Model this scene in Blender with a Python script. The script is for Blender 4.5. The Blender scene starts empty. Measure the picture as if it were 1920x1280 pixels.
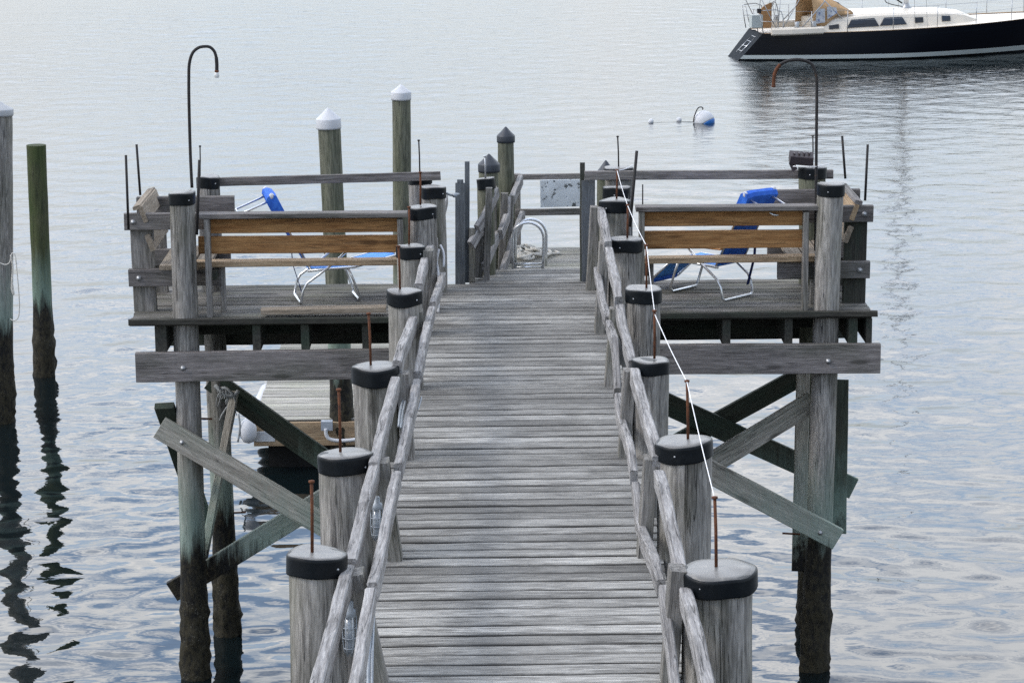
import bpy, math, random
import numpy as np
from mathutils import Vector, Matrix, noise

S = bpy.context.scene
COL = S.collection
random.seed(7)
R = math.radians

# ------------------------------------------------------------------ camera
D = 3.30                       # height of the pier deck above the water (z = 0)
HC = 4.55                      # eye height above the deck
X0 = -0.13
FPX = 4800.0
PITCH = math.atan(1054 / FPX)
YAW = 33 * math.cos(PITCH) / FPX
ROLL = R(0.57)
fwd = Vector((math.sin(YAW) * math.cos(PITCH), math.cos(YAW) * math.cos(PITCH), -math.sin(PITCH)))
rt = Vector((math.cos(YAW), -math.sin(YAW), 0))
upv = rt.cross(fwd)
rt, upv = rt * math.cos(ROLL) - upv * math.sin(ROLL), rt * math.sin(ROLL) + upv * math.cos(ROLL)
EYE = Vector((X0, 0, D + HC))
cd = bpy.data.cameras.new('camera')
cam = bpy.data.objects.new('camera', cd)
COL.objects.link(cam)
cam.matrix_world = Matrix(((rt.x, upv.x, -fwd.x, EYE.x), (rt.y, upv.y, -fwd.y, EYE.y), (rt.z, upv.z, -fwd.z, EYE.z), (0, 0, 0, 1)))
cd.sensor_width = 36
cd.lens = FPX / 1920 * 36
cd.clip_end = 5000
S.camera = cam

# ------------------------------------------------------------------ world, sun, exposure
S.view_settings.view_transform = 'Standard'
S.view_settings.look = 'None'
S.view_settings.gamma = 1
S.cycles.use_denoising = False      # keep the fine wood grain instead of smearing it
S.view_settings.exposure = 0.22
SUN_EL, SUN_AZ = R(42), R(-105)      # azimuth measured from +Y towards +X: out to the left
W = bpy.data.worlds.new('World')
S.world = W
W.use_nodes = True
nt = W.node_tree
nt.nodes.clear()
def wn(t, **k):
    n = nt.nodes.new(t)
    for a, b in k.items():
        setattr(n, a, b)
    return n
out = wn('ShaderNodeOutputWorld')
bg = wn('ShaderNodeBackground')
bg.inputs['Strength'].default_value = 0.10
sky = wn('ShaderNodeTexSky', sky_type='NISHITA', sun_disc=False)
sky.sun_elevation = SUN_EL
sky.sun_rotation = SUN_AZ
geo = wn('ShaderNodeTexCoord')
sep = wn('ShaderNodeSeparateXYZ')
nt.links.new(geo.outputs['Generated'], sep.inputs[0])
def wmath(op, a, b=None, clamp=False):
    n = wn('ShaderNodeMath', operation=op, use_clamp=clamp)
    for i, v in enumerate((a, b)):
        if v is None:
            continue
        if isinstance(v, (int, float)):
            n.inputs[i].default_value = v
        else:
            nt.links.new(v, n.inputs[i])
    return n.outputs[0]
zc = wmath('ADD', wmath('MAXIMUM', sep.outputs[2], 0.0), 0.09)
cx = wmath('MULTIPLY', wmath('DIVIDE', sep.outputs[0], zc), 0.6)
cy = wmath('DIVIDE', sep.outputs[1], zc)
comb = wn('ShaderNodeCombineXYZ')
nt.links.new(cx, comb.inputs[0])
nt.links.new(cy, comb.inputs[1])
cn = wn('ShaderNodeTexNoise')
cn.inputs['Scale'].default_value = 2.6
cn.inputs['Detail'].default_value = 7
cn.inputs['Roughness'].default_value = 0.55
nt.links.new(comb.outputs[0], cn.inputs['Vector'])
cr = wn('ShaderNodeValToRGB')
cr.color_ramp.elements[0].color = (0.05, 0.05, 0.05, 1)
cr.color_ramp.elements[0].position = 0.41
cr.color_ramp.elements[1].position = 0.55
nt.links.new(cn.outputs['Fac'], cr.inputs['Fac'])
# more cover towards the horizon
hz = wmath('SUBTRACT', 1.0, wmath('MULTIPLY', wmath('SUBTRACT', sep.outputs[2], 0.10), 5.0, True), True)
cover = wmath('MAXIMUM', cr.outputs['Color'], wmath('MULTIPLY', hz, 0.80))
cn2 = wn('ShaderNodeTexNoise')
cn2.inputs['Scale'].default_value = 3.3
cn2.inputs['Detail'].default_value = 5
nt.links.new(comb.outputs[0], cn2.inputs['Vector'])
cc = wn('ShaderNodeValToRGB')
cc.color_ramp.elements[0].position = 0.3
cc.color_ramp.elements[0].color = (0.58, 0.625, 0.685, 1)
cc.color_ramp.elements[1].position = 0.68
cc.color_ramp.elements[1].color = (1.0, 0.982, 0.965, 1)
nt.links.new(cn2.outputs['Fac'], cc.inputs['Fac'])
cs = wn('ShaderNodeVectorMath', operation='SCALE')
bank = wmath('MULTIPLY', wmath('MAXIMUM', sep.outputs[1], 0.0), wmath('MULTIPLY', wmath('SUBTRACT', sep.outputs[2], 0.10), 3.6, True))
nt.links.new(wmath('ADD', wmath('ADD', 9.6, wmath('MULTIPLY', sep.outputs[1], 1.0)), wmath('MULTIPLY', bank, 31.0)), cs.inputs['Scale'])   # brighter cloud bank ahead, above the horizon haze
nt.links.new(cc.outputs['Color'], cs.inputs[0])
skb = wn('ShaderNodeVectorMath', operation='SCALE')
skb.inputs['Scale'].default_value = 4.0
nt.links.new(sky.outputs[0], skb.inputs[0])
mx = wn('ShaderNodeMix', data_type='RGBA')
nt.links.new(cover, mx.inputs['Factor'])
nt.links.new(skb.outputs[0], mx.inputs['A'])
nt.links.new(cs.outputs[0], mx.inputs['B'])
nt.links.new(mx.outputs['Result'], bg.inputs['Color'])
nt.links.new(bg.outputs[0], out.inputs[0])

sl = bpy.data.lights.new('sun', 'SUN')
sl.energy = 1.15
sl.angle = R(14)
sl.color = (1.0, 0.96, 0.90)
so = bpy.data.objects.new('sun', sl)
COL.objects.link(so)
sd = Vector((math.sin(SUN_AZ) * math.cos(SUN_EL), math.cos(SUN_AZ) * math.cos(SUN_EL), math.sin(SUN_EL)))
so.rotation_euler = sd.to_track_quat('Z', 'Y').to_euler()

# ------------------------------------------------------------------ placing helpers
def ray(px, py):
    return fwd + rt * ((px - 960) / FPX) - upv * ((py - 640) / FPX)
def at(px, py, Y):             # the point at distance Y on that line of sight
    d = ray(px, py)
    return EYE + d * (Y / d.y)
def on(px, py, z):             # the point at height z
    d = ray(px, py)
    return EYE + d * ((z - EYE.z) / d.z)
def onx(px, py, a, b=0.0):     # the point on the upright plane x = a + b*(y-12.5)
    d = ray(px, py)
    t = (a - 12.5 * b - EYE.x) / (d.x - b * d.y)
    return EYE + d * t

# ------------------------------------------------------------------ materials
class NT:
    def __init__(s, name):
        s.m = bpy.data.materials.new(name)
        s.m.use_nodes = True
        s.t = s.m.node_tree
        s.b = s.t.nodes['Principled BSDF']
    def n(s, t, **k):
        n = s.t.nodes.new(t)
        for a, b in k.items():
            setattr(n, a, b)
        return n
    def link(s, a, b):
        s.t.links.new(a, b)
    def put(s, sock, v):
        if isinstance(v, (int, float)):
            sock.default_value = v
        elif isinstance(v, tuple):
            sock.default_value = v if len(v) == 4 or sock.type == 'VECTOR' else (*v, 1)
        else:
            s.link(v, sock)
    def math(s, op, a, b=None, clamp=False):
        n = s.n('ShaderNodeMath', operation=op, use_clamp=clamp)
        s.put(n.inputs[0], a)
        if b is not None:
            s.put(n.inputs[1], b)
        return n.outputs[0]
    def mix(s, f, a, b, mode='MIX'):
        n = s.n('ShaderNodeMix', data_type='RGBA', blend_type=mode)
        s.put(n.inputs['Factor'], f)
        s.put(n.inputs['A'], a)
        s.put(n.inputs['B'], b)
        return n.outputs['Result']
    def attr(s, name):
        return s.n('ShaderNodeAttribute', attribute_name=name)
    def noise(s, vec, scale, map_scale=(1, 1, 1), detail=4, rough=0.6, dist=0.0):
        mp = s.n('ShaderNodeMapping')
        mp.inputs['Scale'].default_value = map_scale
        s.link(vec, mp.inputs['Vector'])
        n = s.n('ShaderNodeTexNoise')
        n.inputs['Scale'].default_value = scale
        n.inputs['Detail'].default_value = detail
        n.inputs['Roughness'].default_value = rough
        n.inputs['Distortion'].default_value = dist
        s.link(mp.outputs[0], n.inputs['Vector'])
        return n.outputs['Fac']
    def step(s, v, lo, hi):
        n = s.n('ShaderNodeMapRange', clamp=True)
        s.put(n.inputs['Value'], v)
        n.inputs['From Min'].default_value = lo
        n.inputs['From Max'].default_value = hi
        return n.outputs[0]
    def bump(s, h, strength, dist):
        n = s.n('ShaderNodeBump')
        n.inputs['Strength'].default_value = strength
        n.inputs['Distance'].default_value = dist
        s.link(h, n.inputs['Height'])
        s.link(n.outputs[0], s.b.inputs['Normal'])

def wood(name, light, dark, stain, stain_amt=0.5, blotch=1.3, blotch_y=3.0, moss=None, moss_amt=0.0, tide=False, cracks=0.6, rough=0.85, gscale=1.0, wet_top=1.25, edge=0.0, ga=3.2, patch=0.0, knots=0.0):
    s = NT(name)
    gc = s.attr('gc').outputs['Vector']
    tint = s.attr('tint').outputs['Fac']
    g1 = s.noise(gc, 1.0, (ga * gscale, 46 * gscale, 46 * gscale), 7, 0.68, 0.4)
    g2 = s.noise(gc, 1.0, (11 * gscale, 150 * gscale, 150 * gscale), 4, 0.65)
    bl = s.noise(gc, 1.0, (blotch, blotch_y * 2.2, blotch_y * 2.2), 5, 0.62, 0.3)
    c = s.mix(s.step(g1, 0.36, 0.64), dark, light)
    c = s.mix(s.math('MULTIPLY', s.step(bl, 0.50, 0.68), stain_amt), c, stain)
    c = s.mix(0.75, c, s.mix(s.step(g2, 0.25, 0.75), (0.42, 0.42, 0.42), (1.38, 1.38, 1.38)), 'MULTIPLY')
    ck = s.noise(gc, 1.0, (0.9, 30, 30), 4, 0.5, 0.4)
    ckm = s.math('MULTIPLY', s.math('SUBTRACT', 1.0, s.step(s.math('ABSOLUTE', s.math('SUBTRACT', ck, 0.5)), 0.0, 0.02)), s.step(bl, 0.42, 0.55))
    ckm = s.math('MULTIPLY', ckm, cracks)
    c = s.mix(ckm, c, (0.02, 0.02, 0.02))
    if patch:
        wp = s.n('ShaderNodeNewGeometry').outputs['Position']
        p1 = s.noise(wp, 1.0, (1.5, 2.6, 1), 6, 0.7, 0.5)
        wy = s.n('ShaderNodeSeparateXYZ')
        s.link(wp, wy.inputs[0])
        p1 = s.math('ADD', p1, s.math('MULTIPLY', s.math('SUBTRACT', g1, 0.5), 1.1))
        p1 = s.math('ADD', p1, s.math('SUBTRACT', s.math('MULTIPLY', s.step(wy.outputs[1], 14.0, 19.0), 0.085), 0.035))
        p1 = s.math('ADD', p1, s.math('MULTIPLY', s.math('SUBTRACT', 1.0, tint), 0.28))
        c = s.mix(s.math('MULTIPLY', s.step(p1, 0.50, 0.60), patch), c, s.mix(0.35, stain, dark))
        p2 = s.noise(wp, 1.0, (0.9, 2.0, 1.7), 5, 0.65, 0.5)
        p2 = s.math('ADD', p2, s.math('MULTIPLY', s.math('SUBTRACT', g1, 0.5), 1.0))
        c = s.mix(s.math('MULTIPLY', s.step(p2, 0.53, 0.62), patch * 0.6), c, tuple(min(1, x * 1.25) for x in light))
    if knots:
        mp = s.n('ShaderNodeMapping')
        mp.inputs['Scale'].default_value = (1.5, 6, 6)
        s.link(gc, mp.inputs['Vector'])
        vk = s.n('ShaderNodeTexVoronoi')
        vk.inputs['Scale'].default_value = 1.0
        s.link(mp.outputs[0], vk.inputs['Vector'])
        kd = s.math('ADD', vk.outputs['Distance'], s.math('MULTIPLY', s.math('SUBTRACT', g1, 0.5), 0.12))
        c = s.mix(s.math('MULTIPLY', s.step(kd, 0.17, 0.08), knots), c, tuple(x * 0.35 for x in dark))
    if moss:
        mo = s.noise(gc, 2.3, (0.5, 1.6, 1.6), 5, 0.6)
        c = s.mix(s.math('MULTIPLY', s.step(mo, 0.45, 0.66), moss_amt), c, moss)
    tn = s.n('ShaderNodeVectorMath', operation='SCALE')
    s.link(c, tn.inputs[0])
    s.link(tint, tn.inputs['Scale'])
    c = tn.outputs[0]
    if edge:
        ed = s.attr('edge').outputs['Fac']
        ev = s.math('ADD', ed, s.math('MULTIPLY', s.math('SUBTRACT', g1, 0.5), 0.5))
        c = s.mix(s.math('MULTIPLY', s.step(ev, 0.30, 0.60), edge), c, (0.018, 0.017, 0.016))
    h = s.math('ADD', s.math('MULTIPLY', g1, 0.6), s.math('MULTIPLY', g2, 0.4))
    h = s.math('SUBTRACT', h, s.math('MULTIPLY', ckm, 1.2))
    ro = rough
    if tide:
        pos = s.n('ShaderNodeNewGeometry').outputs['Position']
        sp = s.n('ShaderNodeSeparateXYZ')
        s.link(pos, sp.inputs[0])
        nz = s.noise(pos, 1.0, (13, 13, 1.1), 5, 0.7)
        zz = s.math('ADD', sp.outputs[2], s.math('MULTIPLY', s.math('SUBTRACT', nz, 0.5), 0.9))
        alg = s.math('MULTIPLY', s.step(zz, wet_top + 0.80, wet_top + 0.15), 0.62)
        c = s.mix(alg, c, (0.21, 0.30, 0.255))
        dirt = s.noise(pos, 1.0, (26, 26, 14), 5, 0.7)
        blk = s.mix(s.step(s.math('ADD', dirt, s.math('MULTIPLY', s.step(sp.outputs[2], 0.95, 0.55), 0.10)), 0.46, 0.66), (0.0045, 0.0045, 0.004), (0.034, 0.029, 0.016))
        vo = s.n('ShaderNodeTexVoronoi')
        vo.inputs['Scale'].default_value = 38
        s.link(pos, vo.inputs['Vector'])
        bar = s.math('MULTIPLY', s.math('MULTIPLY', s.step(vo.outputs['Distance'], 0.30, 0.18), s.step(s.noise(pos, 5.0, (1, 1, 1), 3), 0.52, 0.62)), s.step(sp.outputs[2], 0.95, 0.65))
        blk = s.mix(s.math('MULTIPLY', bar, 0.7), blk, (0.11, 0.105, 0.085))
        wet = s.step(zz, wet_top + 0.14, wet_top - 0.08)
        c = s.mix(wet, c, blk)
        ro = s.math('SUBTRACT', rough, s.math('MULTIPLY', wet, 0.2))
        h = s.math('ADD', h, s.math('MULTIPLY', s.math('MULTIPLY', dirt, wet), 3.0))
    s.link(c, s.b.inputs['Base Color'])
    s.put(s.b.inputs['Roughness'], ro)
    s.b.inputs['Specular IOR Level'].default_value = 0.3
    s.bump(h, 0.55, 0.006)
    return s.m

def plain(name, col, rough=0.5, metal=0.0, spec=0.5, var=0.12, vscale=6.0, col2=None, c2lo=0.55, c2hi=0.7, bump=0.0, alpha=None):
    s = NT(name)
    tc = s.n('ShaderNodeTexCoord').outputs['Object']
    n1 = s.noise(tc, vscale, (1, 1, 1), 5, 0.6)
    c = s.mix(s.step(n1, 0.25, 0.75), tuple(x * (1 - var) for x in col), tuple(min(1, x * (1 + var)) for x in col))
    if col2:
        n2 = s.noise(tc, vscale * 1.7, (1, 1, 1), 5, 0.65)
        c = s.mix(s.step(n2, c2lo, c2hi), c, col2)
    s.link(c, s.b.inputs['Base Color'])
    s.put(s.b.inputs['Roughness'], s.math('ADD', rough - 0.06, s.math('MULTIPLY', n1, 0.12)))
    s.b.inputs['Metallic'].default_value = metal
    s.b.inputs['Specular IOR Level'].default_value = spec
    if bump:
        s.bump(n1, bump, 0.01)
    return s.m

M = {}
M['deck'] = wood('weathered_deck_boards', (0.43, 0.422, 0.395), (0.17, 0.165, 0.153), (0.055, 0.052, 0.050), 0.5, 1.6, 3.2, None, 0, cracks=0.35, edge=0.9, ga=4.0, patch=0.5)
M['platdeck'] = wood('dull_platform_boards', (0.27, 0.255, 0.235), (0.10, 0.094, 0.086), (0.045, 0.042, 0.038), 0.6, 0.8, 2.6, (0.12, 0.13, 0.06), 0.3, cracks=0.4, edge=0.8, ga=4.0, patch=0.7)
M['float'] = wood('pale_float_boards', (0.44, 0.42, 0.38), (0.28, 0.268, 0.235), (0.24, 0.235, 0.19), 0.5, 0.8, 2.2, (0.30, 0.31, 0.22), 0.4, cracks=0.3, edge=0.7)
M['rail'] = wood('silvered_rail_wood', (0.42, 0.41, 0.40), (0.20, 0.19, 0.185), (0.11, 0.105, 0.10), 0.55, 2.2, 3.0, None, 0, cracks=0.9, knots=0.5)
M['post'] = wood('grey_post_wood', (0.33, 0.315, 0.295), (0.145, 0.136, 0.126), (0.07, 0.07, 0.058), 0.6, 1.4, 3.2, (0.10, 0.105, 0.06), 0.35, cracks=0.8)
M['pile'] = wood('grey_piling_wood', (0.42, 0.40, 0.37), (0.17, 0.16, 0.148), (0.07, 0.066, 0.056), 0.75, 0.8, 3.4, (0.10, 0.105, 0.055), 0.35, tide=True, cracks=1.0, knots=0.75)
M['greenpile'] = wood('green_piling_wood', (0.20, 0.20, 0.15), (0.085, 0.09, 0.064), (0.05, 0.052, 0.036), 0.5, 0.8, 3.0, (0.085, 0.10, 0.045), 0.45, tide=True, cracks=0.9, wet_top=1.15)
M['mosspile'] = wood('mossy_piling_wood', (0.088, 0.10, 0.045), (0.040, 0.052, 0.022), (0.13, 0.125, 0.075), 0.4, 0.9, 3.0, (0.045, 0.075, 0.016), 0.6, tide=True, cracks=0.6, wet_top=1.0)
M['beam'] = wood('brown_grey_beam', (0.25, 0.23, 0.222), (0.125, 0.114, 0.109), (0.05, 0.046, 0.044), 0.6, 0.9, 3.0, (0.06, 0.075, 0.045), 0.3, cracks=0.7, knots=0.75)
M['brace'] = wood('greenish_brace_wood', (0.45, 0.42, 0.365), (0.24, 0.222, 0.188), (0.17, 0.19, 0.155), 0.5, 0.8, 3.0, (0.19, 0.225, 0.18), 0.45, tide=True, cracks=0.7, wet_top=1.10, knots=0.75)
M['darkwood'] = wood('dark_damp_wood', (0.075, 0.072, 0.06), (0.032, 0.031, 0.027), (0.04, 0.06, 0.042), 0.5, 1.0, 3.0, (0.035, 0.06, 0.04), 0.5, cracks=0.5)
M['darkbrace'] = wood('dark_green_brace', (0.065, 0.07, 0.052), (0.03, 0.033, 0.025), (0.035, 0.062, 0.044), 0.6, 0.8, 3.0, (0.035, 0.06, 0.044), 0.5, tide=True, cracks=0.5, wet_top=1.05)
M['fresh'] = wood('orange_brown_slats', (0.43, 0.235, 0.095), (0.25, 0.115, 0.040), (0.15, 0.088, 0.048), 0.45, 0.8, 2.5, None, 0, cracks=0.5, gscale=0.8, knots=0.75)
M['tan'] = wood('tan_slats', (0.48, 0.36, 0.23), (0.31, 0.21, 0.125), (0.18, 0.13, 0.09), 0.45, 1.2, 2.5, None, 0, cracks=0.5)
M['palewood'] = wood('pale_loose_board', (0.34, 0.29, 0.23), (0.21, 0.17, 0.125), (0.15, 0.12, 0.09), 0.4, 1.2, 2.5, None, 0, cracks=0.5)
M['cap'] = plain('black_plastic_cap', (0.005, 0.007, 0.009), 0.38, 0, 0.18, 0.3, 9, (0.012, 0.014, 0.016), 0.5, 0.75)
M['captop'] = plain('sun_bleached_cap_top', (0.14, 0.136, 0.128), 0.36, 0, 0.6, 0.3, 8, (0.24, 0.228, 0.205), 0.55, 0.75)
M['cone'] = plain('dark_slate_cone', (0.030, 0.036, 0.046), 0.5, 0, 0.5, 0.2, 7)
M['white'] = plain('white_plastic', (0.54, 0.55, 0.57), 0.55, 0, 0.5, 0.05, 5)
M['palecap'] = plain('grey_white_cap', (0.40, 0.41, 0.42), 0.55, 0, 0.4, 0.08, 5)
M['rope'] = plain('off_white_rope', (0.55, 0.53, 0.48), 0.9, 0, 0.2, 0.25, 30)
M['greyrope'] = plain('frayed_grey_rope', (0.28, 0.29, 0.29), 0.95, 0, 0.2, 0.35, 25)
M['string'] = plain('white_string', (0.80, 0.80, 0.80), 0.8, 0, 0.2, 0.06, 20)
M['rust'] = plain('rusty_iron', (0.13, 0.052, 0.026), 0.85, 0.2, 0.3, 0.4, 22, (0.07, 0.035, 0.025), 0.5, 0.65)
M['iron'] = plain('dark_iron', (0.030, 0.028, 0.028), 0.7, 0.3, 0.4, 0.3, 14, (0.07, 0.045, 0.030), 0.55, 0.75)
M['steel'] = plain('galvanised_steel', (0.42, 0.43, 0.44), 0.45, 0.7, 0.5, 0.2, 18)
M['alu'] = plain('bright_aluminium', (0.72, 0.74, 0.76), 0.28, 0.85, 0.5, 0.06, 10)
M['conduit'] = plain('grey_conduit', (0.30, 0.33, 0.36), 0.5, 0.3, 0.5, 0.15, 16)
M['blue'] = plain('royal_blue_cloth', (0.025, 0.115, 0.52), 0.75, 0, 0.25, 0.3, 9, (0.05, 0.19, 0.66), 0.5, 0.7, 0.2)
M['lblue'] = plain('light_blue_cloth', (0.08, 0.28, 0.72), 0.7, 0, 0.3, 0.15, 7)
M['navystrap'] = plain('navy_strap', (0.010, 0.022, 0.11), 0.8, 0, 0.2, 0.2, 12)
M['armwood'] = plain('varnished_arm', (0.42, 0.21, 0.08), 0.5, 0, 0.4, 0.25, 12)
M['greyboard'] = wood('grey_composite_board', (0.15, 0.165, 0.175), (0.10, 0.11, 0.12), (0.07, 0.078, 0.085), 0.4, 0.8, 2.0, None, 0, cracks=0.15)
M['sign'] = plain('peeling_white_board', (0.58, 0.62, 0.64), 0.7, 0, 0.3, 0.2, 7, (0.10, 0.11, 0.11), 0.57, 0.60)
M['box'] = plain('brown_plastic_case', (0.045, 0.036, 0.040), 0.6, 0, 0.4, 0.25, 12)
M['plate'] = plain('whitewashed_plate', (0.55, 0.56, 0.57), 0.55, 0.2, 0.4, 0.15, 8, (0.28, 0.12, 0.04), 0.66, 0.74)
M['boxgrey'] = plain('grey_junction_box', (0.30, 0.33, 0.37), 0.6, 0, 0.4, 0.1, 10)
M['black'] = plain('black_float_drum', (0.008, 0.008, 0.008), 0.8, 0, 0.2, 0.4, 10)
M['navy'] = plain('navy_gelcoat', (0.0035, 0.0045, 0.008), 0.22, 0, 0.22, 0.1, 0.8)
M['transom'] = plain('blue_grey_gelcoat', (0.005, 0.009, 0.014), 0.6, 0, 0.08, 0.3, 2)
M['cream'] = plain('cream_gelcoat', (0.72, 0.66, 0.565), 0.35, 0, 0.5, 0.05, 2)
M['stripe'] = plain('white_boot_stripe', (0.42, 0.46, 0.45), 0.35, 0, 0.5, 0.05, 2)
M['antifoul'] = plain('dark_antifouling', (0.010, 0.012, 0.016), 0.7, 0, 0.3, 0.2, 3)
M['canvas'] = plain('tan_canvas', (0.47, 0.31, 0.17), 0.85, 0, 0.2, 0.12, 5, None, 0, 0, 0.2)
M['teak'] = plain('tan_teak_panel', (0.36, 0.20, 0.09), 0.6, 0, 0.3, 0.2, 6)
M['glass'] = plain('dark_window_glass', (0.010, 0.012, 0.016), 0.08, 0, 0.6, 0.1, 3)
M['vinyl'] = plain('pale_clear_vinyl', (0.42, 0.44, 0.47), 0.15, 0, 0.6, 0.3, 6, (0.10, 0.14, 0.26), 0.5, 0.6)
M['mast'] = plain('pale_grey_mast', (0.70, 0.71, 0.72), 0.4, 0.0, 0.5, 0.08, 3)
M['buoyblue'] = plain('bright_blue_band', (0.012, 0.13, 0.42), 0.45, 0, 0.5, 0.1, 5)
M['bulb'] = plain('milky_socket', (0.62, 0.62, 0.60), 0.3, 0, 0.5, 0.1, 9)
M['jar'] = plain('clear_lamp_jar', (0.30, 0.33, 0.36), 0.08, 0, 0.8, 0.35, 14, (0.62, 0.64, 0.66), 0.5, 0.7)

# ------------------------------------------------------------------ mesh helpers
def nv(p, s=1.0, o=0.0):
    return noise.noise(Vector((p[0] * s + o, p[1] * s - o, p[2] * s + 2 * o)))

class MB:
    def __init__(s):
        s.v, s.f, s.g, s.t, s.sm, s.e = [], [], [], [], [], []
    def add(s, v, f, g=None, tint=1.0, smooth=False, edge=None):
        b = len(s.v)
        s.v += [tuple(p) for p in v]
        s.f += [[i + b for i in q] for q in f]
        s.g += [tuple(p) for p in (g if g else v)]
        s.t += [tint] * len(v)
        s.e += edge if edge else [0.0] * len(v)
        s.sm += [smooth] * len(f)
    def build(s, name, mat, parent=None, M4=None):
        me = bpy.data.meshes.new(name)
        off = parent_world(parent) if parent else Vector((0, 0, 0))
        vs = [Vector(p) for p in s.v]
        if M4 is not None:
            vs = [M4 @ p for p in vs]
        me.from_pydata([tuple(p - off) for p in vs], [], s.f)
        a = me.attributes.new('gc', 'FLOAT_VECTOR', 'POINT')
        a.data.foreach_set('vector', np.array(s.g, dtype=np.float32).ravel())
        a = me.attributes.new('tint', 'FLOAT', 'POINT')
        a.data.foreach_set('value', np.array(s.t, dtype=np.float32))
        a = me.attributes.new('edge', 'FLOAT', 'POINT')
        a.data.foreach_set('value', np.array(s.e, dtype=np.float32))
        me.polygons.foreach_set('use_smooth', s.sm)
        me.materials.append(M[mat] if isinstance(mat, str) else mat)
        o = bpy.data.objects.new(name, me)
        COL.objects.link(o)
        if parent:
            o.parent = parent
        else:
            c = sum((Vector(p) for p in me_co(me)), Vector()) / max(1, len(me.vertices))
            c.z = min(p[2] for p in me_co(me))
            for v in me.vertices:
                v.co -= c
            o.location = c
            WLOC[o.name] = c
        return o

def me_co(me):
    a = np.empty(len(me.vertices) * 3, dtype=np.float32)
    me.vertices.foreach_get('co', a)
    return a.reshape(-1, 3).tolist()

WLOC = {}
def parent_world(p):
    w = Vector((0, 0, 0))
    while p:
        w += Vector(p.location)
        p = p.parent
    return w

def frame(d, up):
    d = Vector(d).normalized()
    up = Vector(up)
    sd_ = d.cross(up)
    if sd_.length < 1e-4:
        sd_ = d.cross(Vector((1, 0, 0)))
    sd_.normalize()
    return d, sd_, sd_.cross(d).normalized()

def beam(mb, pts, w, h, up=(0, 0, 1), ch=0.005, wob=0.002, step=0.12, tint=None, twist=0.0, endcut=(0, 0)):
    """a board along pts: w across, h along up; worn chamfered edges"""
    pts = [Vector(p) for p in pts]
    if tint is None:
        tint = random.uniform(0.84, 1.14)
    off = random.uniform(0, 60)
    P, T = [], []
    for a, b in zip(pts, pts[1:]):
        n = max(1, int((b - a).length / step))
        for k in range(n):
            P.append(a.lerp(b, k / n))
            T.append(b - a)
    P.append(pts[-1])
    T.append(pts[-1] - pts[-2])
    for i in range(1, len(P) - 1):
        T[i] = P[i + 1] - P[i - 1]
    c = min(ch, w * 0.3, h * 0.3)
    a, b = w / 2, h / 2
    sec = [(-a + c, -b), (a - c, -b), (a, -b + c), (a, b - c), (a - c, b), (-a + c, b), (-a, b - c), (-a, -b + c)]
    V, G, s = [], [], 0.0
    N = len(P)
    for i, p in enumerate(P):
        d, sd_, u_ = frame(T[i], up)
        if i:
            s += (P[i] - P[i - 1]).length
        e = 0.0
        for (x, y) in sec:
            j = Vector((nv((s * 3, x * 9, y * 9), 1, off), nv((s * 3, x * 9 + 5, y * 9), 1, off), 0)) * wob
            dd = 0.0
            if i == 0:
                dd = endcut[0] * (x / a) + random.uniform(-1, 1) * 0.002
            if i == N - 1:
                dd = endcut[1] * (x / a) + random.uniform(-1, 1) * 0.002
            V.append(p + sd_ * (x + j.x) + u_ * (y + j.y) + d * dd)
            G.append((s + off, x + off, y - off))
    F = []
    for i in range(N - 1):
        for k in range(8):
            q = (k + 1) % 8
            F.append([i * 8 + k, i * 8 + q, (i + 1) * 8 + q, (i + 1) * 8 + k])
    F.append(list(range(7, -1, -1)))
    F.append([(N - 1) * 8 + k for k in range(8)])
    F = [f[::-1] for f in F]
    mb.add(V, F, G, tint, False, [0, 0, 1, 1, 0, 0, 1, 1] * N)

def box(mb, c, size, up=(0, 0, 1), along=(1, 0, 0), **k):
    c = Vector(c)
    d = Vector(along).normalized() * (size[0] / 2)
    beam(mb, [c - d, c + d], size[1], size[2], up, **k)

def pile(mb, p0, p1, r0, r1, n=26, step=0.07, rough=0.006, tint=None, growth=True):
    p0, p1 = Vector(p0), Vector(p1)
    if tint is None:
        tint = random.uniform(0.85, 1.12)
    L = (p1 - p0).length
    N = max(3, int(L / step))
    d, a, b = frame(p1 - p0, (0, 1, 0))
    off = random.uniform(0, 60)
    V, G = [], []
    for i in range(N + 1):
        t = i / N
        p = p0.lerp(p1, t)
        r = r0 + (r1 - r0) * t
        bend = Vector((nv((t * 2.2, 0, 0), 1, off), nv((t * 2.2, 7, 0), 1, off), 0)) * 0.012
        for k in range(n):
            A = 2 * math.pi * k / n
            q = Vector((math.cos(A), math.sin(A), p.z * 0.7))
            rr = r + rough * nv(q, 2.3, off) + rough * 0.5 * nv(q, 6, off)
            if growth and p.z < 1.0:
                g = min(1, (1.0 - p.z) / 0.6)
                rr += g * (0.010 + 0.055 * max(0, nv((q.x * 3, q.y * 3, p.z * 8), 1, off)) + 0.02 * abs(nv((q.x * 7, q.y * 7, p.z * 19), 1, off)))
            V.append(p + bend + a * (math.cos(A) * rr) + b * (math.sin(A) * rr))
            G.append((p.z + off, math.cos(A) * r * 0.7 + off, math.sin(A) * r * 0.7))
    F = []
    for i in range(N):
        for k in range(n):
            q = (k + 1) % n
            F.append([i * n + k, i * n + q, (i + 1) * n + q, (i + 1) * n + k])
    mb.add(V, F, G, tint, True)
    top = [V[N * n + k] for k in range(n)]
    mb.add(top, [list(range(n))], [(off, p.x * 4, p.y * 4) for p in top], tint * 0.9)

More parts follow.
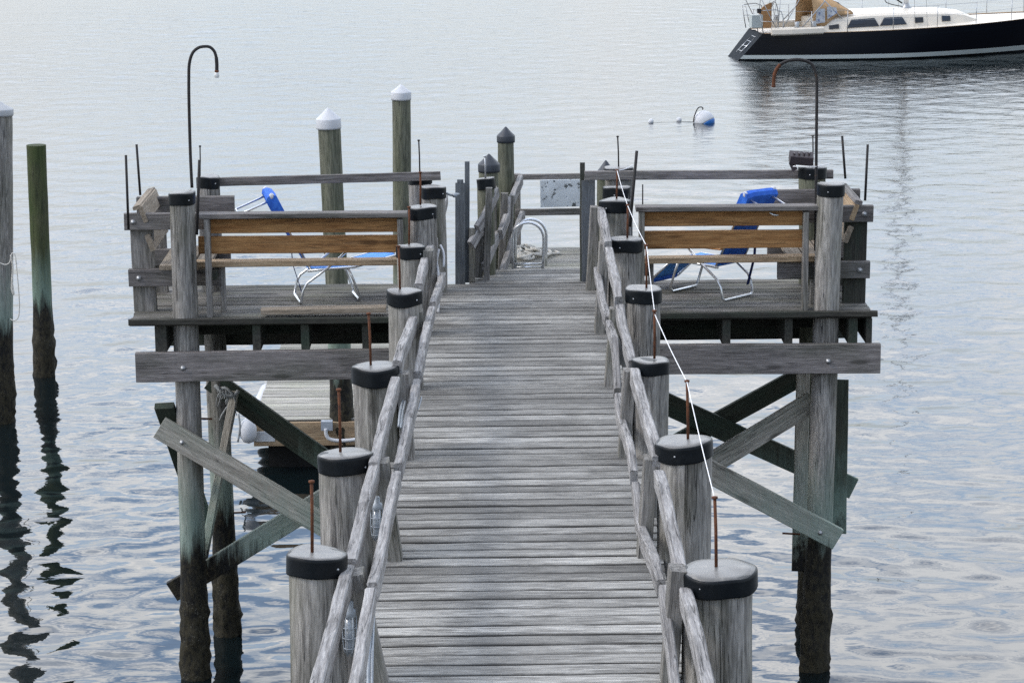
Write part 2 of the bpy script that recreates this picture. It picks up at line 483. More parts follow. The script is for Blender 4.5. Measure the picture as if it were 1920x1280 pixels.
def tube(mb, pts, r, n=8, sub=0, close=False, r1=None):
    pts = [Vector(p) for p in pts]
    if sub:
        Q = []
        m = len(pts)
        for i in range(m - 1):
            a = pts[max(0, i - 1)]; b = pts[i]; c = pts[i + 1]; d = pts[min(m - 1, i + 2)]
            for k in range(sub):
                t = k / sub
                Q.append(0.5 * ((2 * b) + (c - a) * t + (2 * a - 5 * b + 4 * c - d) * t * t + (3 * b - a - 3 * c + d) * t ** 3))
        Q.append(pts[-1])
        pts = Q
    V = []
    N = len(pts)
    ref = None
    for i, p in enumerate(pts):
        t = (pts[min(N - 1, i + 1)] - pts[max(0, i - 1)])
        if t.length < 1e-7:
            t = Vector((0, 0, 1))
        t.normalize()
        if ref is None:
            ref = t.orthogonal().normalized()
        ref = (ref - t * ref.dot(t)).normalized()
        b = t.cross(ref)
        rr = r if r1 is None else r + (r1 - r) * i / (N - 1)
        for k in range(n):
            A = 2 * math.pi * k / n
            V.append(p + ref * (math.cos(A) * rr) + b * (math.sin(A) * rr))
    F = []
    for i in range(N - 1):
        for k in range(n):
            q = (k + 1) % n
            F.append([i * n + k, i * n + q, (i + 1) * n + q, (i + 1) * n + k])
    F.append(list(range(n - 1, -1, -1)))
    F.append([(N - 1) * n + k for k in range(n)])
    mb.add(V, F, None, 1.0, True)

def lathe(mb, base, prof, n=28, axis=(0, 0, 1), smooth=True, wob=0.0, seed=0.0):
    base = Vector(base)
    d, a, b = frame(axis, (0, 1, 0))
    V, F = [], []
    for (r, z) in prof:
        for k in range(n):
            A = 2 * math.pi * k / n
            r2, z2 = r, z
            if wob:
                r2 = r * (1 + wob * nv((math.cos(A) * 1.3, math.sin(A) * 1.3, 0), 1, seed))
                z2 = z + wob * 0.35 * nv((math.cos(A) * r * 6, math.sin(A) * r * 6, 3), 1, seed)
            V.append(base + d * z2 + a * (math.cos(A) * r2) + b * (math.sin(A) * r2))
    for i in range(len(prof) - 1):
        for k in range(n):
            q = (k + 1) % n
            F.append([i * n + k, i * n + q, (i + 1) * n + q, (i + 1) * n + k])
    F.append([(len(prof) - 1) * n + k for k in range(n)])
    F.append(list(range(n - 1, -1, -1)))
    mb.add(V, F, None, 1.0, smooth)

def sheet(mb, rows, thick=0.004):
    """a thin solid skin from a grid of points"""
    m, n = len(rows), len(rows[0])
    g = [[Vector(p) for p in r] for r in rows]
    V, F = [], []
    nor = []
    for i in range(m):
        for j in range(n):
            du = g[min(m - 1, i + 1)][j] - g[max(0, i - 1)][j]
            dv = g[i][min(n - 1, j + 1)] - g[i][max(0, j - 1)]
            nn = du.cross(dv)
            nor.append(nn.normalized() if nn.length > 1e-9 else Vector((0, 0, 1)))
    for s_ in (1, -1):
        for i in range(m):
            for j in range(n):
                V.append(g[i][j] + nor[i * n + j] * (s_ * thick / 2))
    o = m * n
    for i in range(m - 1):
        for j in range(n - 1):
            a, b, c, d = i * n + j, (i + 1) * n + j, (i + 1) * n + j + 1, i * n + j + 1
            F.append([a, b, c, d])
            F.append([o + d, o + c, o + b, o + a])
    ring = [j for j in range(n)] + [i * n + n - 1 for i in range(1, m)] + [(m - 1) * n + j for j in range(n - 2, -1, -1)] + [i * n for i in range(m - 2, 0, -1)]
    for a, b in zip(ring, ring[1:] + ring[:1]):
        F.append([a, b, o + b, o + a])
    mb.add(V, F, None, 1.0, True)

def tag(o, label, cat, group=None, kind=None):
    if label: o['label'] = label
    if cat: o['category'] = cat
    if group: o['group'] = group
    if kind: o['kind'] = kind
    return o
def thing(name, loc, label, cat, group=None):
    o = bpy.data.objects.new(name, None)
    o.empty_display_size = 0.2
    COL.objects.link(o)
    o.location = loc
    return tag(o, label, cat, group)

# ------------------------------------------------------------------ water
def make_water():
    def axis(segs):
        xs = [segs[0][0]]
        for (a, b, s) in segs:
            n = max(1, int(round((b - a) / s)))
            xs += [a + (b - a) * (k + 1) / n for k in range(n)]
        return np.array(xs)
    ys = axis([(-300, -20, 70), (-20, 15, 5), (15, 32, 0.055), (32, 50, 0.10), (50, 100, 0.22), (100, 160, 3), (160, 3000, 300)])
    xs = axis([(-1500, -60, 200), (-60, -14, 3), (-14, 18, 0.075), (18, 60, 3), (60, 1500, 200)])
    X, Y = np.meshgrid(xs, ys)
    rng = np.random.RandomState(5)
    Z = np.zeros_like(X)
    fade = np.clip((X + 16) / 2, 0, 1) * np.clip((20 - X) / 2, 0, 1) * np.clip((Y - 15) / 1, 0, 1) * np.clip((100 - Y) / 10, 0, 1)
    for i in range(64):
        lam = 0.27 * (5.5 ** rng.rand())
        th = math.pi / 2 + rng.normal(0, 0.75)
        k = 2 * math.pi / lam
        slope = 0.0092
        amp = slope / k
        ph = rng.rand() * 6.28
        env = 0.65 + 0.5 * np.sin(X * rng.uniform(0.1, 0.5) + Y * rng.uniform(0.1, 0.5) + rng.rand() * 6.28)
        Z += amp * env * np.sin(k * (X * math.cos(th) + Y * math.sin(th)) + ph + 0.6 * np.sin(0.9 * X + i) + 0.5 * np.sin(0.7 * Y + 2 * i))
    Z *= fade
    me = bpy.data.meshes.new('water')
    ny, nx = X.shape
    co = np.stack([X, Y, Z], -1).reshape(-1, 3).astype(np.float32)
    idx = np.arange(ny * nx).reshape(ny, nx)
    q = np.stack([idx[:-1, :-1], idx[:-1, 1:], idx[1:, 1:], idx[1:, :-1]], -1).reshape(-1, 4)
    me.vertices.add(len(co))
    me.vertices.foreach_set('co', co.ravel())
    me.loops.add(q.size)
    me.loops.foreach_set('vertex_index', q.ravel().astype(np.int32))
    me.polygons.add(len(q))
    me.polygons.foreach_set('loop_start', (np.arange(len(q)) * 4).astype(np.int32))
    me.polygons.foreach_set('loop_total', np.full(len(q), 4, dtype=np.int32))
    me.polygons.foreach_set('use_smooth', np.ones(len(q), dtype=bool))
    me.update(calc_edges=True)
    o = bpy.data.objects.new('water', me)
    COL.objects.link(o)
    o['kind'] = 'structure'
    s = NT('harbour_water')
    pos = s.n('ShaderNodeNewGeometry').outputs['Position']
    big = s.noise(pos, 0.10, (1, 0.5, 1), 3, 0.5)
    s.link(s.mix(big, (0.003, 0.006, 0.007), (0.005, 0.009, 0.010)), s.b.inputs['Base Color'])
    s.b.inputs['Roughness'].default_value = 0.015
    s.b.inputs['IOR'].default_value = 1.45
    n1 = s.noise(pos, 1.0, (3.0, 5.0, 1), 3, 0.5, 0.3)
    n2 = s.noise(pos, 1.0, (9.0, 15.0, 1), 2, 0.5)
    patch = s.step(s.noise(pos, 0.25, (1, 0.35, 1), 3, 0.5), 0.35, 0.65)
    h = s.math('ADD', s.math('MULTIPLY', n1, 1.0), s.math('MULTIPLY', s.math('MULTIPLY', n2, 0.16), patch))
    sy = s.n('ShaderNodeSeparateXYZ')
    s.link(pos, sy.inputs[0])
    far = s.step(sy.outputs[1], 25, 68)        # the open water farther out is ruffled by the breeze
    s.link(s.math('ADD', 0.012, s.math('MULTIPLY', far, 0.11)), s.b.inputs['Roughness'])
    s.bump(s.math('MULTIPLY', h, s.math('ADD', 0.35, s.math('MULTIPLY', far, 2.8))), 1.0, 0.006)
    me.materials.append(s.m)
make_water()

# ------------------------------------------------------------------ walkway
YF, YB = 21.70, 23.28          # front and back edges of the platform
POSTY = [10.40, 12.54, 14.72, 17.04, 19.12, 21.05]

def planks(mb, x0, x1, y0, y1, z, pitch, gap, th, jit=0.012, zj=0.003, ch=0.008):
    y = y0
    while y + pitch * 0.6 < y1:
        p = pitch * random.uniform(0.93, 1.07)
        w = min(p, y1 - y) - gap * random.uniform(0.6, 1.7)
        if w < 0.03:
            break
        yy = y + w / 2
        dz = random.uniform(-zj, zj)
        a = random.uniform(-0.0015, 0.0015)
        beam(mb, [(x0 + random.uniform(-jit, jit), yy + a, z - th / 2 + dz), (x1 + random.uniform(-jit, jit), yy - a, z - th / 2 + dz * 0.3)],
             w, th, (0, 0, 1), ch=ch, wob=0.0035, step=0.14, tint=random.uniform(0.74, 1.2))
        y += p

wk = thing('pier_walkway', (0, 15, D - 0.3), 'long weathered grey plank walkway running from the camera to the seating platform', 'walkway')
mb = MB()
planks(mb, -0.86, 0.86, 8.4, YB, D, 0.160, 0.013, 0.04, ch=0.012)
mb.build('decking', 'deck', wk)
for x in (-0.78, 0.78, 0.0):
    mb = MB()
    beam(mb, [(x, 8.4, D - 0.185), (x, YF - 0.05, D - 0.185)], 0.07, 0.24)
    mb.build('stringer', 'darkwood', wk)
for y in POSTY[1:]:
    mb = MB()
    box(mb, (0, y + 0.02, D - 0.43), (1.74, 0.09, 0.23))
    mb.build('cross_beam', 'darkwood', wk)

# ------------------------------------------------------------------ capped pilings
def capped_pile(label, px, py, wpx, Y, foot_dx=0.0, foot_dy=0.0, mat='pile', cap_h=0.10, rod=None, group='black capped pilings', tilt=(0, 0), zlow=-1.2, rodmat='rust', notch=True, cap=True, rtop=None, name='capped_piling', capmat='cap', hs=1.0):
    top = at(px, py, Y)
    zc_ = (top - EYE).dot(fwd)
    r = wpx / 2 * zc_ / FPX
    ps = r * (0.93 if cap else 1.0)
    base = Vector((top.x + foot_dx, top.y + foot_dy, zlow))
    root = thing(name, (base.x, base.y, 0), label, 'piling', group)
    mb = MB()
    pile(mb, base, top - Vector((0, 0, 0.02)), ps * 1.06, ps)
    mb.build('shaft', mat, root)
    ax = Vector((tilt[0], tilt[1], 1)).normalized()
    if cap:
        mb = MB()
        lathe(mb, top, [(r * 0.97, -cap_h), (r * 0.995, -cap_h), (r * 1.0, -cap_h * 0.95), (r * 1.0, -cap_h * 0.90), (r * 1.0, -0.016), (r * 1.0, -0.012), (r * 0.99, -0.004), (r * 0.975, 0.0), (r * 0.955, 0.001), (r * 0.945, 0.0012)], 32, ax, True, 0.05, px * 0.37)
        c = mb.build('cap', capmat, root)
        mb = MB()
        lathe(mb, top, [(r * 0.946, -0.001), (r * 0.943, 0.0014), (r * 0.75, 0.007), (r * 0.4, 0.009), (0.012, 0.006)], 32, ax, True, 0.05, px * 0.37)
        mb.build('cap_top', 'captop', c)
        mb = MB()
        A = random.uniform(0.5, 0.9) if px < 960 else random.uniform(-0.7, -0.2)
        q = top + Vector((math.sin(A) * r, -math.cos(A) * r, -cap_h * 0.55))
        lathe(mb, q, [(0.006, -0.003), (0.007, 0.002), (0.003, 0.006)], 8, Vector((math.sin(A), -math.cos(A), 0)))
        mb.build('nail', 'steel', c)
    if rod:
        tp = at(rod[0], rod[1], Y)
        bt = at(rod[2], rod[3], Y)
        mb = MB()
        tube(mb, [bt - Vector((0, 0, 0.03)), bt.lerp(tp, 0.5) + Vector((0.002, 0, 0)), tp], 0.0085 * hs, 8)
        lathe(mb, tp - (tp - bt).normalized() * 0.012, [(0.016 * hs, 0.0), (0.016 * hs, 0.010), (0.006, 0.013)], 10, tp - bt)
        mb.build('rod', rodmat, root)
    return root

LP = 'along the left railing'
capped_pile('nearest piling of the left railing, wide, with a tall rusty rod in its black cap', 595, 1036, 115, 12.54, -0.05, 0, rod=(584, 900, 585, 1030), tilt=(0.04, 0.0))
capped_pile('second piling from the camera on the left railing, sloping black cap and rusty rod', 647, 850, 107, 14.72, -0.01, 0, rod=(635, 728, 638, 838), tilt=(-0.05, 0.02))
capped_pile('third piling from the camera on the left railing, grey square patch on cap rim', 704, 686, 90, 17.04, 0, 0, rod=(691, 586, 695, 676), tilt=(-0.01, 0.03), cap_h=0.115)
capped_pile('fourth piling from the camera on the left railing, beside the platform front edge', 758, 545, 68, 19.12, 0, 0, rod=(747, 460, 750, 536))
capped_pile('fifth left railing piling, standing at the right end of the left bench', 770, 461, 55, 21.05, 0, 0, rod=(767, 387, 767, 452))
capped_pile('sixth left railing piling, behind the right end of the left bench', 792, 387, 55, 22.1, 0, 0, rod=(788, 322, 788, 378))
capped_pile('seventh left railing piling, with bolt towards the grey gate board', 812, 350, 48, 22.9, 0, 0)
capped_pile('dark capped piling holding the right end of the left back rail', 788, 324, 45, 23.36, 0, 0, rod=(785, 262, 787, 320), rodmat='iron', hs=0.8)
capped_pile('nearest piling of the right railing, fattest of all, rusty rod holding white string', 1347, 1066, 145, 12.54, 0.03, 0, rod=(1340, 930, 1343, 1056), tilt=(-0.03, -0.02), cap_h=0.095)
capped_pile('second piling from the camera on the right railing, wide tilted black cap', 1282, 826, 110, 14.72, 0, 0, rod=(1288, 712, 1290, 824), tilt=(-0.05, 0.0))
capped_pile('third piling from the camera on the right railing, narrow with rust brown rod', 1220, 675, 73, 17.04, 0, 0, rod=(1227, 581, 1227, 664), cap_h=0.085)
capped_pile('fourth piling from the camera on the right railing, beside the right platform edge', 1206, 541, 70, 19.12, 0, 0, rod=(1212, 458, 1212, 538))
capped_pile('fifth right railing piling, standing at the left end of the right bench', 1172, 447, 68, 21.05, 0, 0, rod=(1177, 383, 1176, 442))
capped_pile('sixth right railing piling, level with the right bench top board', 1152, 375, 60, 22.1, 0, 0, rod=(1157, 318, 1156, 370))
capped_pile('seventh right railing piling, between two others in front of the back rail', 1157, 351, 54, 22.9, 0, 0)
capped_pile('rearmost right railing piling with a sagging cap and tall thin rod', 1160, 314, 56, 23.36, 0, 0, rod=(1158, 255, 1160, 312), rodmat='iron', hs=0.8)
G2 = 'pilings carrying the seating platform'
capped_pile('front left piling of the platform, pale grey shaft running down into the water', 341, 361, 51, 21.86, -0.05, 0, group=G2, zlow=-1.5)
capped_pile('front right piling of the platform, pale grey shaft with rust streak below beam', 1558, 345, 52, 21.86, -0.10, 0, group=G2, zlow=-1.5)
capped_pile('back left piling of the platform, leaning, left end of the back rail', 390, 331, 45, 23.06, 0.05, 0, group=G2, zlow=-1.5, rod=(375, 273, 375, 326), rodmat='iron', hs=0.7)
capped_pile('back right piling of the platform behind the right bench, olive stained', 1523, 313, 54, 23.06, 0.10, 0, group=G2, zlow=-1.5, mat='greenpile', rod=(1524, 254, 1524, 306), rodmat='iron', hs=0.7)

# ------------------------------------------------------------------ walkway railings
def segs(pts, cuts):
    """split a polyline at the given indices so each board is its own piece"""
    r, a = [], 0
    for c in cuts + [len(pts) - 1]:
        r.append(pts[a:c + 1])
        a = c
    return r
def smooth_path(pts):
    pts = sorted(pts, key=lambda p: p.y)
    q = [pts[0]]
    for p in pts[1:]:
        if p.y - q[-1].y > 0.10:
            q.append(p)
    return q
def rail(root, name, boards, w, h, side):
    for i, b in enumerate(boards):
        P = smooth_path(b)
        P = [p - Vector((0, 0, h / 2)) for p in P]
        if i == 0:
            d = (P[0] - P[1]).normalized()
            P.insert(0, P[0] + d * 1.6)
        mb = MB()
        beam(mb, P, w, h, (0, 0, 1), ch=0.008, wob=0.006, step=0.07, tint=random.uniform(0.92, 1.12))
        mb.build(name, 'rail', root)

lr = thing('walkway_railing', (-0.8, 14, D), 'silvered timber railing with kinked rails along the left side of the walkway', 'railing', 'walkway railings')
rr = thing('walkway_railing', (0.8, 14, D), 'silvered timber railing with kinked rails along the right side of the walkway', 'railing', 'walkway railings')
LU = [[(592, 1280), (622, 1170), (653, 1057)],
      [(657, 1046), (666, 1008), (681, 942), (694, 893), (702, 865)],
      [(700, 866), (711, 818), (728, 752), (741, 706)],
      [(745, 676), (752, 646), (766, 613), (776, 588), (784, 565)],
      [(785, 530), (790, 500), (800, 472), (811, 451), (821, 435)],
      [(823, 430), (825.5, 412), (828, 392), (831, 374), (834, 362)]]
LL = [[(664, 1277), (679, 1190), (694, 1100)],
      [(697, 1092), (704, 1073), (717, 1008), (730, 942), (743, 882)],
      [(746, 868), (754, 835), (763, 794), (773, 752), (781, 710)],
      [(783, 695), (787, 670), (797, 622), (809, 574)],
      [(811, 566), (818, 545), (825, 526), (830, 510)]]
RU = [[(1329, 1280), (1304, 1165), (1286, 1100)],
      [(1281, 1075), (1275, 1053), (1262, 985), (1245, 909), (1236, 880)],
      [(1232, 855), (1225, 815), (1208, 757), (1190, 690)],
      [(1186, 675), (1177, 640), (1169, 608), (1162, 570)],
      [(1160, 555), (1157, 528), (1148, 491), (1142, 463)],
      [(1140, 452), (1136, 425), (1131, 405), (1127, 388)]]
RL = [[(1266, 1280), (1255, 1180), (1243, 1095)],
      [(1240, 1085), (1227, 1040), (1212, 1005), (1199, 968), (1192, 900)],
      [(1189, 880), (1184, 840), (1178, 817), (1163, 772), (1159, 735)],
      [(1158, 722), (1156, 680), (1153, 630), (1142, 600)],
      [(1140, 594), (1131, 560), (1125, 530), (1119, 500)]]
rail(lr, 'top_rail', [[onx(x, y, -0.90, 0.0225) for x, y in b] for b in LU], 0.062, 0.112, -1)
rail(lr, 'lower_rail', [[onx(x, y, -0.755, 0.0175) for x, y in b] for b in LL], 0.055, 0.105, -1)
rail(rr, 'top_rail', [[onx(x, y, 0.825, -0.002) for x, y in b] for b in RU], 0.062, 0.112, 1)
rail(rr, 'lower_rail', [[onx(x, y, 0.735, 0.0) for x, y in b] for b in RL], 0.050, 0.105, 1)
for y in POSTY + [22.9]:
    k = (y - 12.5)
    mb = MB()
    beam(mb, [(-0.745 + 0.002 * k, y, D - 0.02), (-0.86 + 0.021 * k, y + 0.01, D + 0.60 + (0.12 if y > 20 else 0))], 0.085, 0.15, (0, 1, 0), ch=0.006, wob=0.004)
    mb.build('rail_post', 'post', lr)
    mb = MB()
    beam(mb, [(0.745, y, D - 0.02), (0.790, y + 0.01, D + 0.60 + (0.16 if y > 20 else 0))], 0.085, 0.15, (0, 1, 0), ch=0.006, wob=0.004)
    mb.build('rail_post', 'post', rr)

# ------------------------------------------------------------------ platform
pl = thing('seating_platform', (0, 22.4, D - 0.6), 'raised weathered timber platform with benches at the end of the walkway', 'platform')
for (xa, xb) in ((-3.30, -0.885), (0.885, 3.14)):
    mb = MB()
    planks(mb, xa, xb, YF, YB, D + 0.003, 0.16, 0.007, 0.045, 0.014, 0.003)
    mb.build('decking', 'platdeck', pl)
for (x0_, y0_, x1_, y1_) in ((241, 604, 735, 599.5), (1205, 592, 1645, 587.5)):
    mb = MB()
    beam(mb, [at(x0_, y0_, YF - 0.02), at(x1_, y1_, YF - 0.02)], 0.05, 0.05, tint=0.8)
    mb.build('edge_board', 'darkwood', pl)
for (xa, wd) in ((-3.03, 0.10), (-2.2, 0.07), (-1.78, 0.07), (-1.25, 0.07), (1.25, 0.07), (1.88, 0.07), (2.42, 0.07), (2.98, 0.08), (3.12, 0.05)):
    mb = MB()
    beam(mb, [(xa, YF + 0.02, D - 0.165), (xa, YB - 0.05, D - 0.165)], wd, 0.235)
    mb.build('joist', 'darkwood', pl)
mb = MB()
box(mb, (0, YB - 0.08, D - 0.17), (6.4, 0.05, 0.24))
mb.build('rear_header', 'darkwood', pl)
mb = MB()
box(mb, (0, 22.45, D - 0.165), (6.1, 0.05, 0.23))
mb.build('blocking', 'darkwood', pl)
# front cross beams bolted to the piles
for (a, b, bolts) in (((255, 688), (735, 681), ((343, 690),)), ((1200, 673), (1650, 671), ((1553, 677),))):
    A, B = at(a[0], a[1], YF + 0.0), at(b[0], b[1], YF + 0.0)
    mb = MB()
    beam(mb, [A, B], 0.07, 0.262, tint=1.15, wob=0.004)
    bm_ = mb.build('front_beam', 'beam', pl)
    for q in bolts:
        p = at(q[0], q[1], YF - 0.035)
        mb = MB()
        lathe(mb, p, [(0.024, 0), (0.024, 0.006), (0.014, 0.010), (0.012, 0.022)], 10, (0, -1, 0))
        mb.build('bolt', 'steel', bm_)
for x in (-1.9, 1.9):
    mb = MB()
    box(mb, (x, 23.19, D - 0.44), (2.5, 0.07, 0.20))
    mb.build('rear_beam', 'darkwood', pl)
mb = MB()
beam(mb, [at(490, 583, 21.82), at(724, 578, 21.82)], 0.14, 0.045, tint=1.0)
tag(mb.build('loose_board', 'palewood'), 'pale loose board lying on the left deck under the bench', 'board')

# diagonal braces
def brace(pts, w, h, mat, label, faceup=(0, 1, 0), bolts=(), tint=1.0):
    mb = MB()
    beam(mb, pts, w, h, faceup, tint=tint, wob=0.004)
    o = mb.build('diagonal_brace', mat)
    tag(o, label, 'brace', 'diagonal braces under the platform')
    for p in bolts:
        m2 = MB()
        lathe(m2, p, [(0.022, 0), (0.022, 0.006), (0.012, 0.010), (0.011, 0.022)], 10, (0, -1, 0))
        m2.build('bolt', 'steel', o)
    return o
bY = 21.68
brace([at(299, 800, bY), at(735, 1060, bY)], 0.20, 0.06, 'brace', 'weathered brace crossing in front of the front left piling, bolted, sloping down right', bolts=[at(341, 829, bY - 0.03)], tint=1.1)
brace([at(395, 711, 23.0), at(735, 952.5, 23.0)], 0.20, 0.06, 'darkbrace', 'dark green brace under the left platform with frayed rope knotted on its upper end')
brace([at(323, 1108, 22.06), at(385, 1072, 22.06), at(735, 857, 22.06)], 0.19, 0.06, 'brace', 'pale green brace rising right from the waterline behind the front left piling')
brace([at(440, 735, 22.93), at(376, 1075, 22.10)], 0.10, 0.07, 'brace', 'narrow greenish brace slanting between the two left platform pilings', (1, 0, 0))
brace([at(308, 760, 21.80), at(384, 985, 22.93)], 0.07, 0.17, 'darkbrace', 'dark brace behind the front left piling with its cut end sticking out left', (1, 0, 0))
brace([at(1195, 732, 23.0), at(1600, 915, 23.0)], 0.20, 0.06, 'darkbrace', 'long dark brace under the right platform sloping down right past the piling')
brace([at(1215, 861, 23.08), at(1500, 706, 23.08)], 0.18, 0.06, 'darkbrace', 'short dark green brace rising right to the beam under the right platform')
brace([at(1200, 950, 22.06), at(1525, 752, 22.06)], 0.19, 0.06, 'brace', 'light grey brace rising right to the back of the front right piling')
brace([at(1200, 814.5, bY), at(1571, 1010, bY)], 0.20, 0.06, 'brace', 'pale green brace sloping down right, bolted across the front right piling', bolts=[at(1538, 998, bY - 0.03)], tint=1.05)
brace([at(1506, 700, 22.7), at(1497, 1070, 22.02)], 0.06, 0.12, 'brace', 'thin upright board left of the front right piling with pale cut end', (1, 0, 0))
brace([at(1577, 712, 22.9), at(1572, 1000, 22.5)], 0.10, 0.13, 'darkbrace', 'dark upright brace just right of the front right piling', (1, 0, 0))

# ------------------------------------------------------------------ benches
def front_bench(x0p, x1p, capy0, capy1, rows, seaty, label, pposts, seatx1, Yb=21.90):
    a, b = at(x0p, capy0, Yb), at(x1p, capy1, Yb)
    root = thing('slatted_bench', ((a.x + b.x) / 2, Yb, D), label, 'bench', 'benches facing the water')
    mb = MB()
    beam(mb, [a, b], 0.15, 0.042, tint=0.95)
    mb.build('top_board', 'beam', root)
    for (ya, yb_, xa, xb, hpx) in rows:
        p, q = at(xa, ya, Yb + 0.05), at(xb, yb_, Yb + 0.05)
        h = hpx * ((p - EYE).dot(fwd)) / FPX
        mb = MB()
        beam(mb, [p, q], 0.04, h, tint=1.0, wob=0.002)
        mb.build('back_slat', 'fresh', root)
    for i in range(1):
        p, q = at(seatx1[0], seaty[0], Yb + 0.14), at(seatx1[1], seaty[1], Yb + 0.14)
        dv = Vector((0, 0.15 * i, -0.006 * i))
        mb = MB()
        beam(mb, [p + dv, q + dv], 0.135, 0.05, tint=1.0)
        mb.build('seat_slat', 'tan', root)
    for x in pposts:
        t = at(x, capy0 + 6, Yb - 0.02)
        mb = MB()
        beam(mb, [(t.x, Yb - 0.02, D), (t.x, Yb - 0.02, t.z)], 0.048, 0.10, (0, 1, 0), tint=0.95)
        mb.build('back_post', 'post', root)
        mb = MB()
        zt = at(x, seaty[0], Yb + 0.14).z - 0.03
        box(mb, (t.x + 0.045, Yb + 0.13, zt - 0.05), (0.24, 0.045, 0.08), along=(0, 1, 0))
        mb.build('seat_bracket', 'darkwood', root)
        mb = MB()
        beam(mb, [(t.x + 0.095, Yb + 0.20, D), (t.x + 0.095, Yb + 0.20, zt - 0.005)], 0.045, 0.07, (0, 1, 0))
        mb.build('leg', 'post', root)
    return root
front_bench(372, 764, 404, 401, [(424, 421, 383, 750, 27), (459.5, 456.5, 372, 750, 33)], (494, 489.5), 'orange brown slatted bench on the left deck, back towards the walkway side', (388, 750), (367, 748))
front_bench(1192, 1537, 390.5, 388, [(410.5, 408, 1204, 1512, 28), (450, 447, 1202, 1510, 34)], (487, 483), 'brown slatted bench on the right deck with knots in its middle slat', (1203, 1511), (1204, 1528))

# side benches: end frames across x, slats running along y
def side_bench(sx, label):
    X = at(269, 500, 22.15).x if sx < 0 else at(1603, 480, 22.15).x
    root = thing('side_bench', (X * 0.93, 22.4, D), label, 'bench', 'side benches at the platform ends')
    for (y, far) in ((22.15, 0), (22.98, 1)):
        mb = MB()
        beam(mb, [(X - 0.005 * sx, y, D - 0.0), (X, y, D + 0.80)], 0.20, 0.07, (0, 1, 0), tint=0.9)
        mb.build('end_post', 'darkwood' if sx > 0 else 'post', root)
        mb = MB()
        xi = X - 0.74 * sx
        yy = y - 0.072
        zt = at(270, 415, yy).z if not far else at(350, 383, yy).z
        zb = at(270, 520, yy).z if not far else D + 0.34
        beam(mb, [(X + 0.14 * sx, yy, zt), (xi, yy, zt)], 0.07, 0.145, (0, 0, 1), tint=0.95, endcut=(0, 0))
        mb.build('top_bracket', 'beam', root)
        mb = MB()
        beam(mb, [(X + 0.12 * sx, yy, zb), (xi + 0.05 * sx, yy, zb)], 0.07, 0.15, (0, 0, 1), tint=0.9)
        br = mb.build('seat_bracket', 'beam', root)
        for (bx, bz) in ((X + 0.03 * sx, zb), (X + 0.06 * sx, zt)):
            m2 = MB()
            lathe(m2, (bx, yy - 0.035, bz), [(0.024, 0), (0.024, 0.006), (0.013, 0.010), (0.011, 0.02)], 10, (0, -1, 0))
            m2.build('bolt', 'steel', br)
    # leaning back slats
    c1, c2, ct = ((268, 402), (281, 456), (256, 390)) if sx < 0 else ((1602, 398), (1591, 440), (1610, 380))
    for (c, w, nm, mt) in ((ct, 0.07, 'top_board', 'palewood'), (c1, 0.15, 'back_slat', 'palewood' if sx < 0 else 'tan'), (c2, 0.15, 'back_slat', 'palewood')):
        q = at(c[0], c[1], 22.04)
        mb = MB()
        if nm == 'top_board':
            beam(mb, [q, (q.x, 23.05, q.z)], w, 0.035, (0.25 * sx, 0, 1))
        else:
            beam(mb, [q, (q.x, 23.0, q.z)], 0.042, w, Vector((sx * 0.36, 0, 1)).normalized())
        mb.build(nm, 'beam' if nm == 'top_board' and sx > 0 else mt, root)
    zs = at(320, 497, 22.05).z - 0.02
    for k in range(3):
        mb = MB()
        xx = X - (0.22 + 0.15 * k) * sx
        beam(mb, [(xx, 22.03, zs), (xx, 23.0, zs)], 0.135, 0.04)
        mb.build('seat_slat', 'palewood', root)
    return root
side_bench(-1, 'grey framed side bench on the left end of the platform facing inwards')
side_bench(1, 'grey framed side bench on the right end of the platform facing inwards')

# ------------------------------------------------------------------ back rails
def rail_thing(name, pts, w, h, mat, label, cat, group):
    mb = MB()
    beam(mb, pts, w, h, (0, 0, 1))
    return tag(mb.build(name, mat), label, cat, group)
rail_thing('back_rail', [at(412, 341, 23.18), at(760, 331.5, 23.18), at(826, 329.5, 23.18)], 0.045, 0.078, 'beam', 'single grey rail along the back of the left deck, between the cap posts', 'rail', 'back rails')
rail_thing('back_rail', [at(1096, 329, 23.22), at(1562, 326.5, 23.22)], 0.045, 0.082, 'beam', 'single grey rail along the back of the right deck above the chair', 'rail', 'back rails')

# ------------------------------------------------------------------ landing past the platform
ld = thing('pier_landing', (0.35, 24.3, D - 0.2), 'small plank landing beyond the platform carrying the ladder and coiled rope', 'landing')
mb = MB()
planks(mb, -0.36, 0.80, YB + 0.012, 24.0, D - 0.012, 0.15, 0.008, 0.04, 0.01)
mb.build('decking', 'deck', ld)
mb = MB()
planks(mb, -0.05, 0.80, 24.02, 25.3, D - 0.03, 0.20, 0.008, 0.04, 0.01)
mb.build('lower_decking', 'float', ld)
for x in (0.0, 0.72):
    mb = MB()
    beam(mb, [(x, YB + 0.02, D - 0.18), (x, 25.25, D - 0.18)], 0.06, 0.22)
    mb.build('stringer', 'darkwood', ld)

